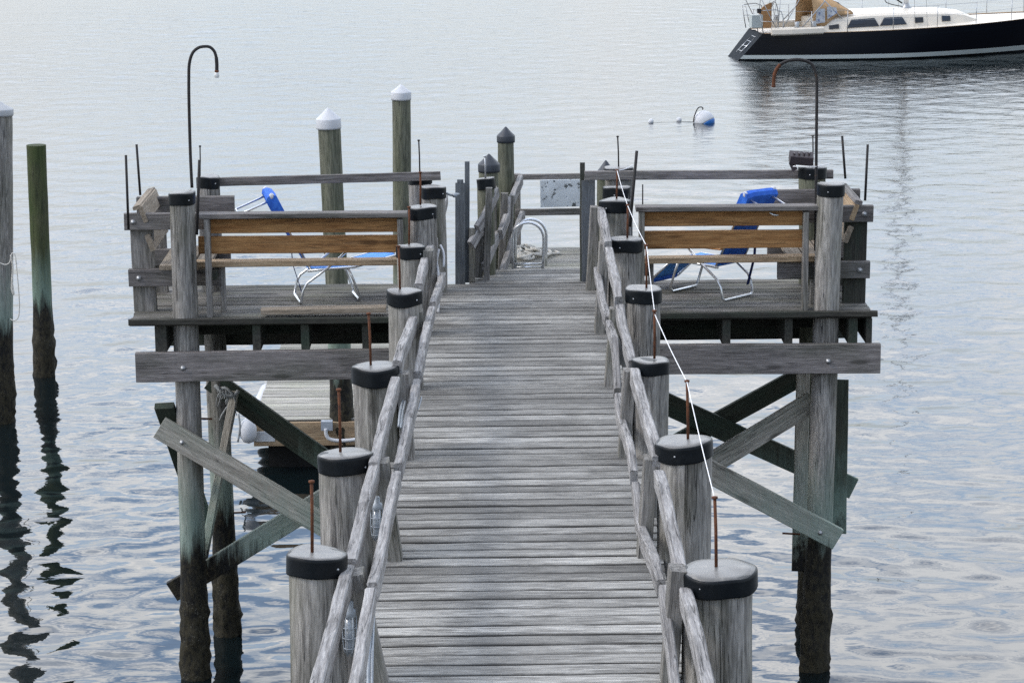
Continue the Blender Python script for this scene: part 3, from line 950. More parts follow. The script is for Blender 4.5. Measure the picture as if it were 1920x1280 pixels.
lrl = thing('landing_railing', (-0.2, 24, D), 'grey zigzag timber railing on the left side of the landing past the gate', 'railing')
def seg(name, pts, w, h, mat='rail'):
    mb = MB()
    beam(mb, [Vector(p) - Vector((0, 0, h / 2)) for p in pts], w, h, (0, 0, 1), ch=0.006, wob=0.004, step=0.1)
    return mb.build(name, mat, lrl)
seg('top_rail', [at(895, 420, 23.35), at(907, 401, 23.45), at(931, 350, 23.9)], 0.05, 0.10)
seg('top_rail', [at(938, 430, 23.9), at(950, 398, 24.2), at(954, 366, 24.4)], 0.05, 0.10)
seg('top_rail', [at(960, 366, 24.4), at(976, 328, 25.2)], 0.05, 0.10)
seg('lower_rail', [at(883, 450, 23.3), at(897, 425, 23.4), at(910, 418, 23.5)], 0.05, 0.10)
seg('lower_rail', [at(908, 492, 23.45), at(933, 430, 23.95)], 0.05, 0.10)
seg('lower_rail', [at(941, 504, 23.95), at(962, 440, 24.4), at(980, 395, 25.2)], 0.05, 0.10)
for (x0_, y0_, x1_, y1_, Y, w) in ((885, 527, 885, 428, 23.35, 0.06), (896, 520, 902, 418, 23.5, 0.09), (912, 527, 917, 352, 23.45, 0.06), (923, 512, 925, 350, 23.95, 0.07), (940, 506, 946, 362, 24.2, 0.07), (955, 500, 959, 366, 24.4, 0.05)):
    mb = MB()
    b_, t_ = at(x0_, y0_, Y), at(x1_, y1_, Y)
    beam(mb, [b_, t_], w, 0.06, (0, 1, 0))
    mb.build('rail_post', 'post', lrl)

erl = thing('end_railing', (0.4, 25.3, D), 'two rail barrier across the far end of the landing', 'railing')
for (xa, ya, xb, yb_, h) in ((966, 332, 1100, 330, 0.055), (966, 398, 1096, 396.5, 0.065)):
    mb = MB()
    beam(mb, [at(xa, ya, 25.32), at(xb, yb_, 25.32)], 0.045, h)
    mb.build('rail', 'beam', erl)
for x in (968, 1094):
    t = at(x, 326, 25.38)
    mb = MB()
    beam(mb, [(t.x, 25.38, D - 0.2), t], 0.08, 0.07, (0, 1, 0))
    mb.build('rail_post', 'post', erl)
mb = MB()
a, b = at(1013, 363, 25.27), at(1089, 361.5, 25.27)
beam(mb, [a, b], 0.02, 0.275, tint=1.0, ch=0.003)
tag(mb.build('sign_board', 'sign'), 'blank white board with peeling black specks hung between the end rails', 'sign')

def gate_board(px, ptop, pbot, wpx, Y, label, mat, thick=0.04, rounded=True):
    t, b_ = at(px, ptop, Y), at(px, pbot, Y)
    w = wpx * ((t - EYE).dot(fwd)) / FPX
    mb = MB()
    if rounded:
        beam(mb, [b_, t - Vector((0, 0, 0.03))], w, thick, (0, 1, 0), tint=1.0)
        beam(mb, [t - Vector((0, 0, 0.0305)), t], w * 0.62, thick * 0.96, (0, 1, 0), tint=1.0)
    else:
        beam(mb, [b_, t], w, thick, (0, 1, 0), tint=1.0)
    return tag(mb.build('gate_post', mat), label, 'post', 'gate posts')
gate_board(863, 337, 534, 19, 23.33, 'wide blue grey gate board with clipped top corners, left of the landing', 'greyboard')
gate_board(876, 303, 529, 9, 23.40, 'thin dark gate post taller than the board beside it, left of the landing', 'greyboard', 0.05, False)
gate_board(1103, 332, 531, 25, 23.33, 'wide blue grey gate board on the right of the landing', 'greyboard')
gate_board(1092, 305, 529, 9, 23.36, 'thin dark gate post taller than the board beside it, right of the landing', 'darkwood', 0.05, False)

# cone capped piles behind
def cone_pile(label, px, pyr, wpx, Y, mat, capmat, apex_px, rim=0.10, foot=(0, 0), group='cone capped pilings', ox=0):
    t = at(px, pyr, Y)
    k = ((t - EYE).dot(fwd)) / FPX
    r = wpx / 2 * k
    base = Vector((t.x + foot[0], t.y + foot[1], -1.2))
    root = thing('cone_capped_piling', (base.x, base.y, 0), label, 'piling', group)
    mb = MB()
    pile(mb, base, t, r * 0.98, r * 0.93)
    mb.build('shaft', mat, root)
    ax = (t - base).normalized()
    mb = MB()
    ah = apex_px * k
    lathe(mb, t, [(r * 1.03, -0.02), (r * 1.04, 0.0), (r * 1.04, rim), (r * 1.035, rim + 0.002), (r * 1.0, rim + 0.008), (r * 0.97, rim + 0.012), (r * 0.55, rim + ah * 0.50), (r * 0.20, rim + ah * 0.87), (r * 0.09, rim + ah * 0.96), (0.004, rim + ah)], 28, ax)
    mb.build('cone_cap', capmat, root)
    return root
cone_pile('far landing piling with a dark pointed cap, olive green shaft', 948.5, 263, 33, 25.0, 'greenpile', 'cone', 18, 0.04)
cone_pile('nearer landing piling with a dark pointed cap, beside the zigzag railing', 917, 318, 40, 24.3, 'greenpile', 'cone', 20, 0.05)
cone_pile('dark pointed cap piling mostly hidden behind the right railing pilings', 1136, 330, 36, 24.6, 'greenpile', 'cone', 24, 0.03)
capped_pile('short leaning piling with a tilted flat cap inside the landing railing', 910, 334, 35, 23.75, 0.0, 0, mat='greenpile', tilt=(-0.12, 0.08), rod=(909, 292, 910, 332), rodmat='steel', hs=0.9)
cone_pile('leaning white capped piling behind the left bench, shorter of the pair', 616.5, 238, 45, 29.0, 'greenpile', 'white', 21, 0.09, (0.12, 0.0), 'white capped pilings')
cone_pile('tallest white capped piling behind the left bench, leaning slightly left', 752, 184, 37, 31.2, 'greenpile', 'white', 15, 0.07, (-0.06, 0.0), 'white capped pilings')
cone_pile('white capped piling cut off at the left edge of the photo with rope tied round', -2, 213, 52, 31.4, 'pile', 'palecap', 15, 0.055, (-0.25, 0.0), 'white capped pilings')
t = at(68, 272, 33.9)
root = thing('mooring_piling', (t.x, t.y, 0), 'lone mossy green piling standing in the water at left with flat sawn top', 'piling')
mb = MB()
pile(mb, (t.x - 0.05, t.y, -1.2), t, 0.125, 0.129)
mb.build('shaft', 'mosspile', root)

# rope on the edge pile
mb = MB()
tube(mb, [at(-8, 488, 31.0), at(8, 496, 31.0), at(18, 492, 31.0), at(22, 476, 31.0), at(28, 478, 31.0), at(31, 500, 31.0), at(36, 560, 31.0), at(35, 592, 31.0), at(27, 601, 31.0), at(19, 598, 31.0)], 0.007, 8, 6)
tube(mb, [at(20, 478, 31.05), at(24, 500, 31.05), at(22, 540, 31.05), at(26, 552, 31.05), at(23, 530, 31.05)], 0.010, 8, 6)
tag(mb.build('mooring_rope', 'rope'), 'thin mooring rope looped round the left edge piling and hanging down', 'rope')

# ------------------------------------------------------------------ ladder, rope coil
lad = thing('dock_ladder', tuple(at(990, 503, 24.05)), 'aluminium ladder with twin arched handles at the left of the landing', 'ladder')
for k in range(2):
    Y = 24.05 + 0.20 * k
    ox = 5 * k
    mb = MB()
    pts = [at(962 + ox, 505 - 3 * k, Y), at(961 + ox, 450 - 2 * k, Y)]
    cx_, cyp = 990 + ox, 447 - 6 * k
    for i in range(13):
        A = math.pi - math.pi * i / 12
        pts.append(at(cx_ + 29.5 * math.cos(A), cyp - 30 * math.sin(A), Y))
    pts += [at(1019 + ox, 470, Y), at(1018 + ox, 504 - 3 * k, Y)]
    tube(mb, pts, 0.0145, 10)
    mb.build('handle', 'alu', lad)
for (ya, Y) in ((495, 24.06), (501, 24.05)):
    mb = MB()
    tube(mb, [at(962, ya, Y), at(1018, ya - 0.5, Y)], 0.010, 8)
    mb.build('rung', 'alu', lad)
mb = MB()
c = on(1000, 475, D - 0.015)
pts = []
for i in range(70):
    A = i * 0.55
    r = 0.16 + 0.07 * math.sin(i * 1.7)
    pts.append((c.x - 0.06 + r * math.cos(A) * 0.9 + 0.04 * math.sin(i * 0.31), c.y + r * math.sin(A) * 1.5 + 0.05 * math.cos(i * 0.23), D - 0.012 + 0.00035 * i + 0.005 * math.sin(i * 2.1)))
pts += [(c.x + 0.14, c.y - 0.05, D - 0.01), (c.x + 0.25, c.y - 0.02, D - 0.012), (c.x + 0.22, c.y + 0.08, D - 0.012)]
tube(mb, pts, 0.013, 7, 3)
tag(mb.build('coiled_rope', 'rope'), 'loose coil of off white rope lying on the landing behind the ladder', 'rope')

# ------------------------------------------------------------------ gooseneck lamps and thin rods
def lamp(pts, Y, label, endmat, mat, cut):
    P = [at(x, y, Y) for x, y in pts]
    root = thing('gooseneck_lamp', tuple(P[0]), label, 'lamp', 'gooseneck lamp poles')
    mb = MB()
    tube(mb, P[:cut + 1], 0.0135, 10, 5)
    mb.build('pole', mat, root)
    mb = MB()
    tube(mb, P[cut:], 0.0155, 10, 5)
    mb.build('drop_end', endmat, root)
    e, d = P[-1], (P[-1] - P[-2]).normalized()
    mb = MB()
    lathe(mb, e - d * 0.01, [(0.017, 0), (0.020, 0.012), (0.014, 0.02)], 12, d)
    mb.build('socket', 'rust', root)
    return root, e, d
rt_, e, d = lamp([(360, 352), (357, 290), (354.5, 200), (354, 150), (355, 120), (361, 100), (372, 90), (384, 87.5), (394, 89), (402, 97), (405.5, 108), (406.5, 120), (406.5, 134)], 22.2, 'black gooseneck lamp pole on the left deck, curving over to a white socket', 'iron', 'iron', 10)
mb = MB()
lathe(mb, e + d * 0.008, [(0.014, 0), (0.020, 0.006), (0.021, 0.040), (0.017, 0.047)], 14, d)
mb.build('bulb_socket', 'bulb', rt_)
lamp([(1529, 470), (1530, 360), (1531, 240), (1531.5, 160), (1529.5, 138), (1523, 122), (1511, 114.5), (1495, 112), (1478, 114), (1463, 121), (1454, 134), (1451, 148), (1450.5, 162)], 21.95, 'brown gooseneck lamp pole on the right deck with rusty bare end', 'rust', 'iron', 9)

def rod(a, b, Y, r, label, mat='iron'):
    mb = MB()
    tube(mb, [at(*a, Y), at(*b, Y)], r, 8)
    tag(mb.build('iron_rod', mat), label, 'rod', 'thin rods around the platform')
rod((241, 430), (236, 291), 21.66, 0.011, 'thin dark rod fixed to the outer corner of the left side bench')
rod((263, 366), (256, 271), 22.95, 0.011, 'thin dark rod leaning left behind the left side bench')
rod((369, 440), (374, 300), 21.62, 0.013, 'thin grey rod bolted right of the front left platform piling')
rod((1585, 335), (1579, 255), 22.95, 0.011, 'thin rod leaning left behind the front right piling')
rod((1622, 376), (1627, 271), 21.7, 0.011, 'thin dark rod on the outer corner of the right side bench')
rod((1181, 425), (1194, 283), 21.75, 0.013, 'slanting dark rod at the left end of the right bench')
rod((1205, 400), (1205, 346), 22.6, 0.006, 'very thin short rod just behind the right bench top board')

# string between the right hand rods
mb = MB()
SP = [((1340, 934), 12.54), ((1288, 716), 14.72), ((1228, 590), 17.04), ((1212.5, 462), 19.12), ((1177, 386), 21.05), ((1157, 320), 22.1), ((1187, 309), 23.3)]
P = [at(x, y, Y - 0.012) for (x, y), Y in SP]
for a, b in zip(P, P[1:]):
    mid = a.lerp(b, 0.5) - Vector((0, 0, 0.012))
    tube(mb, [a, mid, b], 0.0031, 6, 5)
tag(mb.build('string', 'string'), 'white string stretched between the rod tops of the right railing', 'string')
mb = MB()
tube(mb, [at(1487, 312, 22.1), at(1530, 312.5, 21.93), at(1560, 306, 22.4)], 0.004, 6)
tag(mb.build('string', 'string'), 'short white string tied round the right lamp pole below the dark case', 'string')

# dark case on the right back pile
cs_ = thing('floodlight_case', tuple(at(1502, 312, 23.0)), 'dark brown wedge shaped case fixed beside the back right piling cap', 'floodlight')
mb = MB()
p = at(1501, 299, 22.98)
beam(mb, [p + Vector((-0.10, 0, 0.02)), p + Vector((0.11, 0, 0.0))], 0.12, 0.085, (0.0, -0.35, 1), tint=1, endcut=(0.0, 0.0))
c_ = mb.build('housing', 'box', cs_)
mb = MB()
for k in range(4):
    box(mb, p + Vector((-0.06 + 0.045 * k, 0.0, 0.055)), (0.014, 0.10, 0.02))
mb.build('cooling_rib', 'box', cs_)
mb = MB()
beam(mb, [p + Vector((-0.085, -0.01, -0.02)), p + Vector((-0.05, -0.01, -0.095))], 0.05, 0.03, (0, 1, 0))
mb.build('bracket', 'box', cs_)

# ------------------------------------------------------------------ chairs
def chair(loc, ang, label, leg_drop):
    root = bpy.data.objects.new('beach_chair', None)
    COL.objects.link(root)
    tag(root, label, 'chair', 'folding beach chairs')
    w = 0.215
    def add(name, mb, mat, par=root):
        o = mb.build(name, mat)
        o.location = Vector(o.location)
        o.parent = par
        if par is not root:
            o.location = Vector(o.location) - Vector(par.location)
        return o
    mb = MB()
    tube(mb, [(0.18, -w, 0.45), (0.02, -w, 0.32), (-0.17, -w, 0.19), (-0.205, -w, 0.13), (-0.225, -w, 0.03), (-0.228, -w + 0.03, 0.012), (-0.228, w - 0.03, 0.012), (-0.225, w, 0.03), (-0.205, w, 0.13), (-0.17, w, 0.19), (0.02, w, 0.32), (0.18, w, 0.45)], 0.0115, 9)
    add('rear_leg_frame', mb, 'alu')
    ex = 0.09 if leg_drop else 0.0
    mb = MB()
    tube(mb, [(0.20 + ex, -w + .02, 0.32), (0.25 + ex, -w + .02, 0.20), (0.305 + ex, -w + .02, 0.04), (0.30 + ex, -w + .05, 0.012), (0.30 + ex, w - .05, 0.012), (0.305 + ex, w - .02, 0.04), (0.25 + ex, w - .02, 0.20), (0.20 + ex, w - .02, 0.32)], 0.0115, 9)
    add('front_leg_frame', mb, 'alu')
    for s in (-1, 1):
        mb = MB()
        tube(mb, [(-0.16, s * w * .93, 0.30), (0.27 + ex, s * w * .93, 0.315)], 0.011, 9)
        add('seat_rail', mb, 'alu')
        mb = MB()
        beam(mb, [(-0.22, s * (w + 0.012), 0.475), (0.20, s * (w + 0.012), 0.465)], 0.045, 0.018)
        add('armrest', mb, 'armwood')
        mb = MB()
        tube(mb, [(-0.12, s * w * .88, 0.29), (-0.46, s * w * .88, 0.96)], 0.011, 9)
        add('back_rail', mb, 'alu')
    mb = MB()
    sheet(mb, [[(-0.15 + (0.42 + ex) * i / 6, -w * .9 + 2 * w * .9 * j / 6, 0.318 - 0.03 * math.sin(math.pi * j / 6) * math.sin(math.pi * (i + .5) / 7)) for j in range(7)] for i in range(7)])
    add('seat', mb, 'lblue')
    mb = MB()
    rows = []
    for i in range(9):
        t = i / 8
        rows.append([(-0.12 - 0.345 * t - 0.035 * math.sin(math.pi * j / 6) * math.sin(math.pi * (t * .9 + .05)), -w * .9 + 2 * w * .9 * j / 6, 0.30 + 0.67 * t) for j in range(7)])
    sheet(mb, rows, 0.006)
    bk = add('backrest', mb, 'blue')
    mb = MB()
    beam(mb, [(-0.425, -w * .98, 0.885), (-0.42, -w * .5, 0.89), (-0.415, w * .5, 0.895), (-0.42, w * .98, 0.885)], 0.09, 0.24, (-0.45, 0, 0.89), ch=0.035, wob=0.012, step=0.05)
    add('pillow', mb, 'blue')
    for s in (-1, 1):
        mb = MB()
        lathe(mb, (-0.46, s * w * .93, 0.985), [(0.012, -0.03), (0.022, -0.01), (0.022, 0.012), (0.010, 0.024)], 12)
        add('end_cap', mb, 'white')
    mb = MB()
    wb = 0.15
    tube(mb, [(-0.445, -wb, 0.945), (-0.73, -wb, 0.83), (-0.745, -wb + .02, 0.824), (-0.745, wb - .02, 0.824), (-0.73, wb, 0.83), (-0.445, wb, 0.945)], 0.010, 9)
    add('towel_bar', mb, 'alu')
    mb = MB()
    if leg_drop:
        sheet(mb, [[(0.275 + ex + 0.27 * i / 5, -w * .88 + 2 * w * .88 * j / 4, 0.315 - 0.23 * i / 5) for j in range(5)] for i in range(6)])
    else:
        sheet(mb, [[(0.275 + 0.36 * i / 5, -w * .88 + 2 * w * .88 * j / 4, 0.318 + 0.085 * i / 5) for j in range(5)] for i in range(6)])
    add('leg_rest', mb, 'lblue')
    mb = MB()
    e_ = (0.545 + ex, 0.075) if leg_drop else (0.645, 0.405)
    s_ = (0.27 + ex, 0.315)
    tube(mb, [(s_[0], -w * .93, s_[1]), (e_[0], -w * .93, e_[1]), (e_[0] + .01, -w * .7, e_[1]), (e_[0] + .01, w * .7, e_[1]), (e_[0], w * .93, e_[1]), (s_[0], w * .93, s_[1])], 0.011, 9)
    add('leg_rest_frame', mb, 'alu')
    if leg_drop:
        mb = MB()
        tube(mb, [(0.555 + ex, -w * .8, 0.085), (0.555 + ex, w * .8, 0.085)], 0.03, 10)
        add('foot_roll', mb, 'blue')
    mb = MB()
    beam(mb, [(-0.30, -w * .75, 0.60), (-0.285, -w * .75, 0.36), (-0.21, -w * .75, 0.10)], 0.035, 0.006, (1, 0, 0.3))
    add('strap', mb, 'navystrap')
    root.location = loc
    root.rotation_euler = (0, 0, ang)
    return root
a = on(549, 571, D); b = on(531, 556, D)
chair((a.x + 0.255, (a.y + b.y) / 2 + 0.03, D + 0.006), R(12), 'blue beach chair behind the left bench facing right with its leg rest out', False)
a = on(1375, 563, D)
chair((a.x - 0.12, a.y + 0.21, D + 0.006), R(136), 'blue beach chair behind the right bench turned towards the water, leg rest lowered', True)

# ------------------------------------------------------------------ caged lights, conduit
def caged(px, py0, py1, Y, label):
    t, b_ = at(px, py0, Y), at(px + 1, py1, Y)
    L = (t - b_).length
    root = thing('caged_light', tuple(b_), label, 'light', 'caged bulkhead lights')
    ax = (b_ - t).normalized()
    mb = MB()
    lathe(mb, t, [(0.015, 0), (0.020, 0.006), (0.020, L * .13), (0.033, L * .15), (0.034, L * .27), (0.028, L * .29)], 18, ax)
    mb.build('housing', 'conduit', root)
    mb = MB()
    lathe(mb, t, [(0.024, L * .28), (0.026, L * .6), (0.023, L * .85), (0.010, L * .93)], 16, ax)
    mb.build('lamp_jar', 'jar', root)
    d, u1, u2 = frame(ax, (0, 1, 0))
    mb = MB()
    for f in (0.46, 0.64, 0.82):
        rr_ = 0.035 - 0.004 * (f > .8)
        tube(mb, [t + ax * (L * f) + u1 * (rr_ * math.cos(2 * math.pi * k / 16)) + u2 * (rr_ * math.sin(2 * math.pi * k / 16)) for k in range(17)], 0.0032, 6)
    for k in range(6):
        A = 2 * math.pi * k / 6
        q = u1 * math.cos(A) + u2 * math.sin(A)
        tube(mb, [t + ax * (L * .26) + q * .034, t + ax * (L * .64) + q * .036, t + ax * (L * .86) + q * .030, t + ax * (L * 0.97) + q * .012], 0.0032, 6)
    mb.build('wire_cage', 'conduit', root)
caged(655, 1126, 1232, 12.42, 'nearest grey caged light hanging inside the left railing')
caged(706, 930, 1016, 14.5, 'second grey caged light farther along the left railing')
mb = MB()
tube(mb, [at(690, 1300, 11.9), at(692, 1220, 12.1), at(697, 1140, 12.4), at(703, 1080, 13.0)], 0.010, 8, 4)
tube(mb, [at(697, 1300, 11.9), at(698, 1220, 12.1), at(701, 1150, 12.4)], 0.008, 8, 4)
tag(mb.build('conduit_pipe', 'conduit'), 'pair of grey conduit pipes running along the left railing near the camera', 'pipe')
mb = MB()
tube(mb, [at(748, 800, 16.7), at(751, 770, 16.8), at(757, 750, 17.0), at(764, 748, 17.2)], 0.011, 8, 5)
tube(mb, [at(752, 802, 16.6), at(755, 775, 16.75), at(760, 752, 16.9)], 0.008, 8, 5)
tube(mb, [at(790, 745, 17.1), at(786, 760, 17.0), at(781, 772, 16.9)], 0.007, 8, 5)
tag(mb.build('conduit_loop', 'conduit'), 'looped grey cable between the rails by the third left piling', 'cable')
mb = MB()
tube(mb, [at(823, 468, 22.2), at(819, 490, 22.1), at(822, 515, 22.0), at(822, 585, 21.5)], 0.011, 8, 4)
tube(mb, [at(826, 460, 22.2), at(832, 475, 22.1), at(832, 500, 22.0)], 0.010, 8, 4)
tag(mb.build('conduit_pipe', 'white'), 'white conduit pipe running down the far end of the left railing', 'pipe')
mb = MB()
tube(mb, [at(838, 363, 23.0), at(848, 366, 23.1), at(860, 364, 23.2)], 0.012, 8, 3)
lathe(mb, at(853, 366, 23.1), [(0.02, -0.02), (0.024, 0), (0.02, 0.02)], 10, (1, 0, 0))
tag(mb.build('gate_latch', 'conduit'), 'teal grey latch bar joining the left railing to the gate board', 'latch')

# ------------------------------------------------------------------ floating dock at the lower left
FZ = 0.607
fd = thing('floating_dock', (-1.2, 32, 0), 'low floating dock with pale boards and brown fascia under the left platform', 'floating dock')
xl, yf_, yb_ = -2.95, 28.9, 35.5
def rows_y(mb):
    x = xl
    y = yf_
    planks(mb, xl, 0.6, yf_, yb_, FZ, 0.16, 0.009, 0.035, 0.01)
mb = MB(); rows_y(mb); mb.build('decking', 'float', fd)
mb = MB()
box(mb, ((xl + 0.6) / 2, yf_ - 0.03, FZ - 0.165), (0.6 - xl, 0.05, 0.28), tint=0.9)
box(mb, (xl + 0.02, (yf_ + yb_) / 2, FZ - 0.165), (yb_ - yf_ - 0.02, 0.05, 0.28), along=(0, 1, 0), tint=0.8)
mb.build('fascia', 'tan', fd)
mb = MB()
box(mb, ((xl + 0.6) / 2 + 0.05, (yf_ + yb_) / 2 + 0.05, 0.06), (0.6 - xl - 0.2, yb_ - yf_ - 0.2, 0.50))
mb.build('float_drum', 'black', fd)
mb = MB()
p = at(496, 818, yf_ - 0.065)
box(mb, p, (0.235, 0.012, 0.125), tint=1)
mb.build('corner_plate', 'plate', fd)
jb = thing('junction_box', tuple(at(614, 797, yf_ - 0.1)), 'grey electrical box with white pipe on the front of the floating dock', 'junction box')
mb = MB()
box(mb, at(613, 797, yf_ - 0.11), (0.13, 0.09, 0.11))
mb.build('enclosure', 'boxgrey', jb)
mb = MB()
tube(mb, [at(611, 803, yf_ - 0.15), at(612, 815, yf_ - 0.15), at(619, 823, yf_ - 0.15), at(640, 826, yf_ - 0.15), at(672, 823, yf_ - 0.15)], 0.022, 10, 4)
mb.build('pipe', 'white', jb)
# white fender on the dock corner
fn = thing('dock_fender', tuple(at(485, 780, 29.2)), 'long white fender lying on the left corner of the floating dock', 'fender')
mb = MB()
a, b = at(474, 788, 28.9), at(502, 727, 31.6)
dd = (b - a)
lathe(mb, a, [(0.01, 0), (0.06, 0.05), (0.085, 0.18), (0.085, dd.length - 0.2), (0.06, dd.length - 0.06), (0.01, dd.length)], 16, dd)
mb.build('body', 'white', fn)
fn2 = thing('dock_fender', tuple(at(466, 815, 28.8)), 'short white fender hanging off the front left corner of the dock', 'fender')
mb = MB()
a = at(464, 782, 28.75)
lathe(mb, a, [(0.012, 0), (0.07, 0.05), (0.10, 0.12), (0.10, 0.22), (0.06, 0.29), (0.01, 0.31)], 16, (0.02, 0, -1))
mb.build('body', 'white', fn2)
mb = MB()
tube(mb, [at(447, 775, 28.7), at(450, 800, 28.7), at(446, 828, 28.7)], 0.012, 6, 3)
tube(mb, [at(464, 783, 28.75), at(470, 776, 28.8), at(478, 787, 28.9)], 0.009, 6, 3)
mb.build('line', 'greyrope', fn2)

# frayed rope on the brace
mb = MB()
for i in range(26):
    x = 408 + random.uniform(0, 34)
    y = 726 + (x - 408) * 0.5 + random.uniform(-6, 6)
    Y = 22.88 + random.uniform(-0.04, 0.03)
    P = [at(x, y, Y)]
    L = random.choice((10, 14, 22, 34))
    dx = random.uniform(-9, 6)
    for k in range(1, 4):
        P.append(at(x + dx * k / 3 + random.uniform(-2.5, 2.5), y + L * k / 3, Y))
    tube(mb, P, random.uniform(0.006, 0.014), 6, 3, r1=0.003)
tube(mb, [at(404, 722, 22.9), at(418, 736, 22.86), at(436, 742, 22.86), at(447, 733, 22.9)], 0.02, 7, 4)
tube(mb, [at(410, 730, 22.9), at(425, 728, 22.86), at(440, 748, 22.86), at(428, 760, 22.9), at(416, 778, 22.88), at(412, 788, 22.88)], 0.017, 7, 4, r1=0.006)
tag(mb.build('frayed_rope', 'greyrope'), 'frayed grey rope knotted over a dark brace below the left platform', 'rope')
def spike(a, b, Y, label):
    mb = MB()
    tube(mb, [at(*a, Y), at(*b, Y)], 0.009, 7)
    tag(mb.build('iron_spike', 'rust'), label, 'spike', 'rusty spikes through the pilings')
spike((366, 784), (398, 785), 22.0, 'rusty spike sticking out right of the front left platform piling')
spike((432, 961), (461, 960), 23.06, 'dark spike sticking out right of the back left piling')
spike((1467, 999), (1500, 1001), 22.0, 'dark spike sticking out left of the front right piling')

# ------------------------------------------------------------------ buoy
c = on(1320, 229, 0)
by = thing('mooring_buoy', (c.x, c.y, 0), 'white ball mooring buoy with tilted blue lower band and pick up loop', 'buoy')
r = 0.25
def ball(lo, hi, ax, cen, rad, n=14):
    mb = MB()
    prof = []
    for i in range(n + 1):
        A = lo + (hi - lo) * i / n
        prof.append((max(0.002, rad * math.cos(A)), rad * math.sin(A)))
    lathe(mb, cen, prof, 26, ax)
    return mb
ax = Vector((-0.60, 0.30, 1)).normalized()
cen = Vector((c.x, c.y, 0.02))
ball(R(-15), R(90), ax, cen, r).build('ball', 'white', by)
ball(R(-90), R(-15.2), ax, cen, r).build('blue_band', 'buoyblue', by)
mb = MB()
k = c.y
tube(mb, [at(1300, 229, k - .1), at(1302, 218, k - .1), at(1308, 204, k - .1), at(1314, 201, k), at(1318, 203, k), at(1317, 206, k)], 0.014, 7, 4)
mb.build('pick_up_loop', 'iron', by)
mb = MB()
tube(mb, [at(1300, 229, k), at(1285, 228.6, k), at(1262, 229.6, k), at(1222, 230.6, k)], 0.006, 6, 4)
mb.build('line', 'greyrope', by)
for (px, py, lb) in ((1220.5, 229.5, 'tiny white pick up float farther from the mooring buoy'), (1273, 226.5, 'tiny white pick up float close to the mooring buoy')):
    q = on(px, py + 1, 0)
    o = ball(R(-90), R(90), (0.5, 0, 1), Vector((q.x, q.y, 0.03)), 0.065, 8).build('pick_up_float', 'white')
    tag(o, lb, 'float', 'pick up floats')

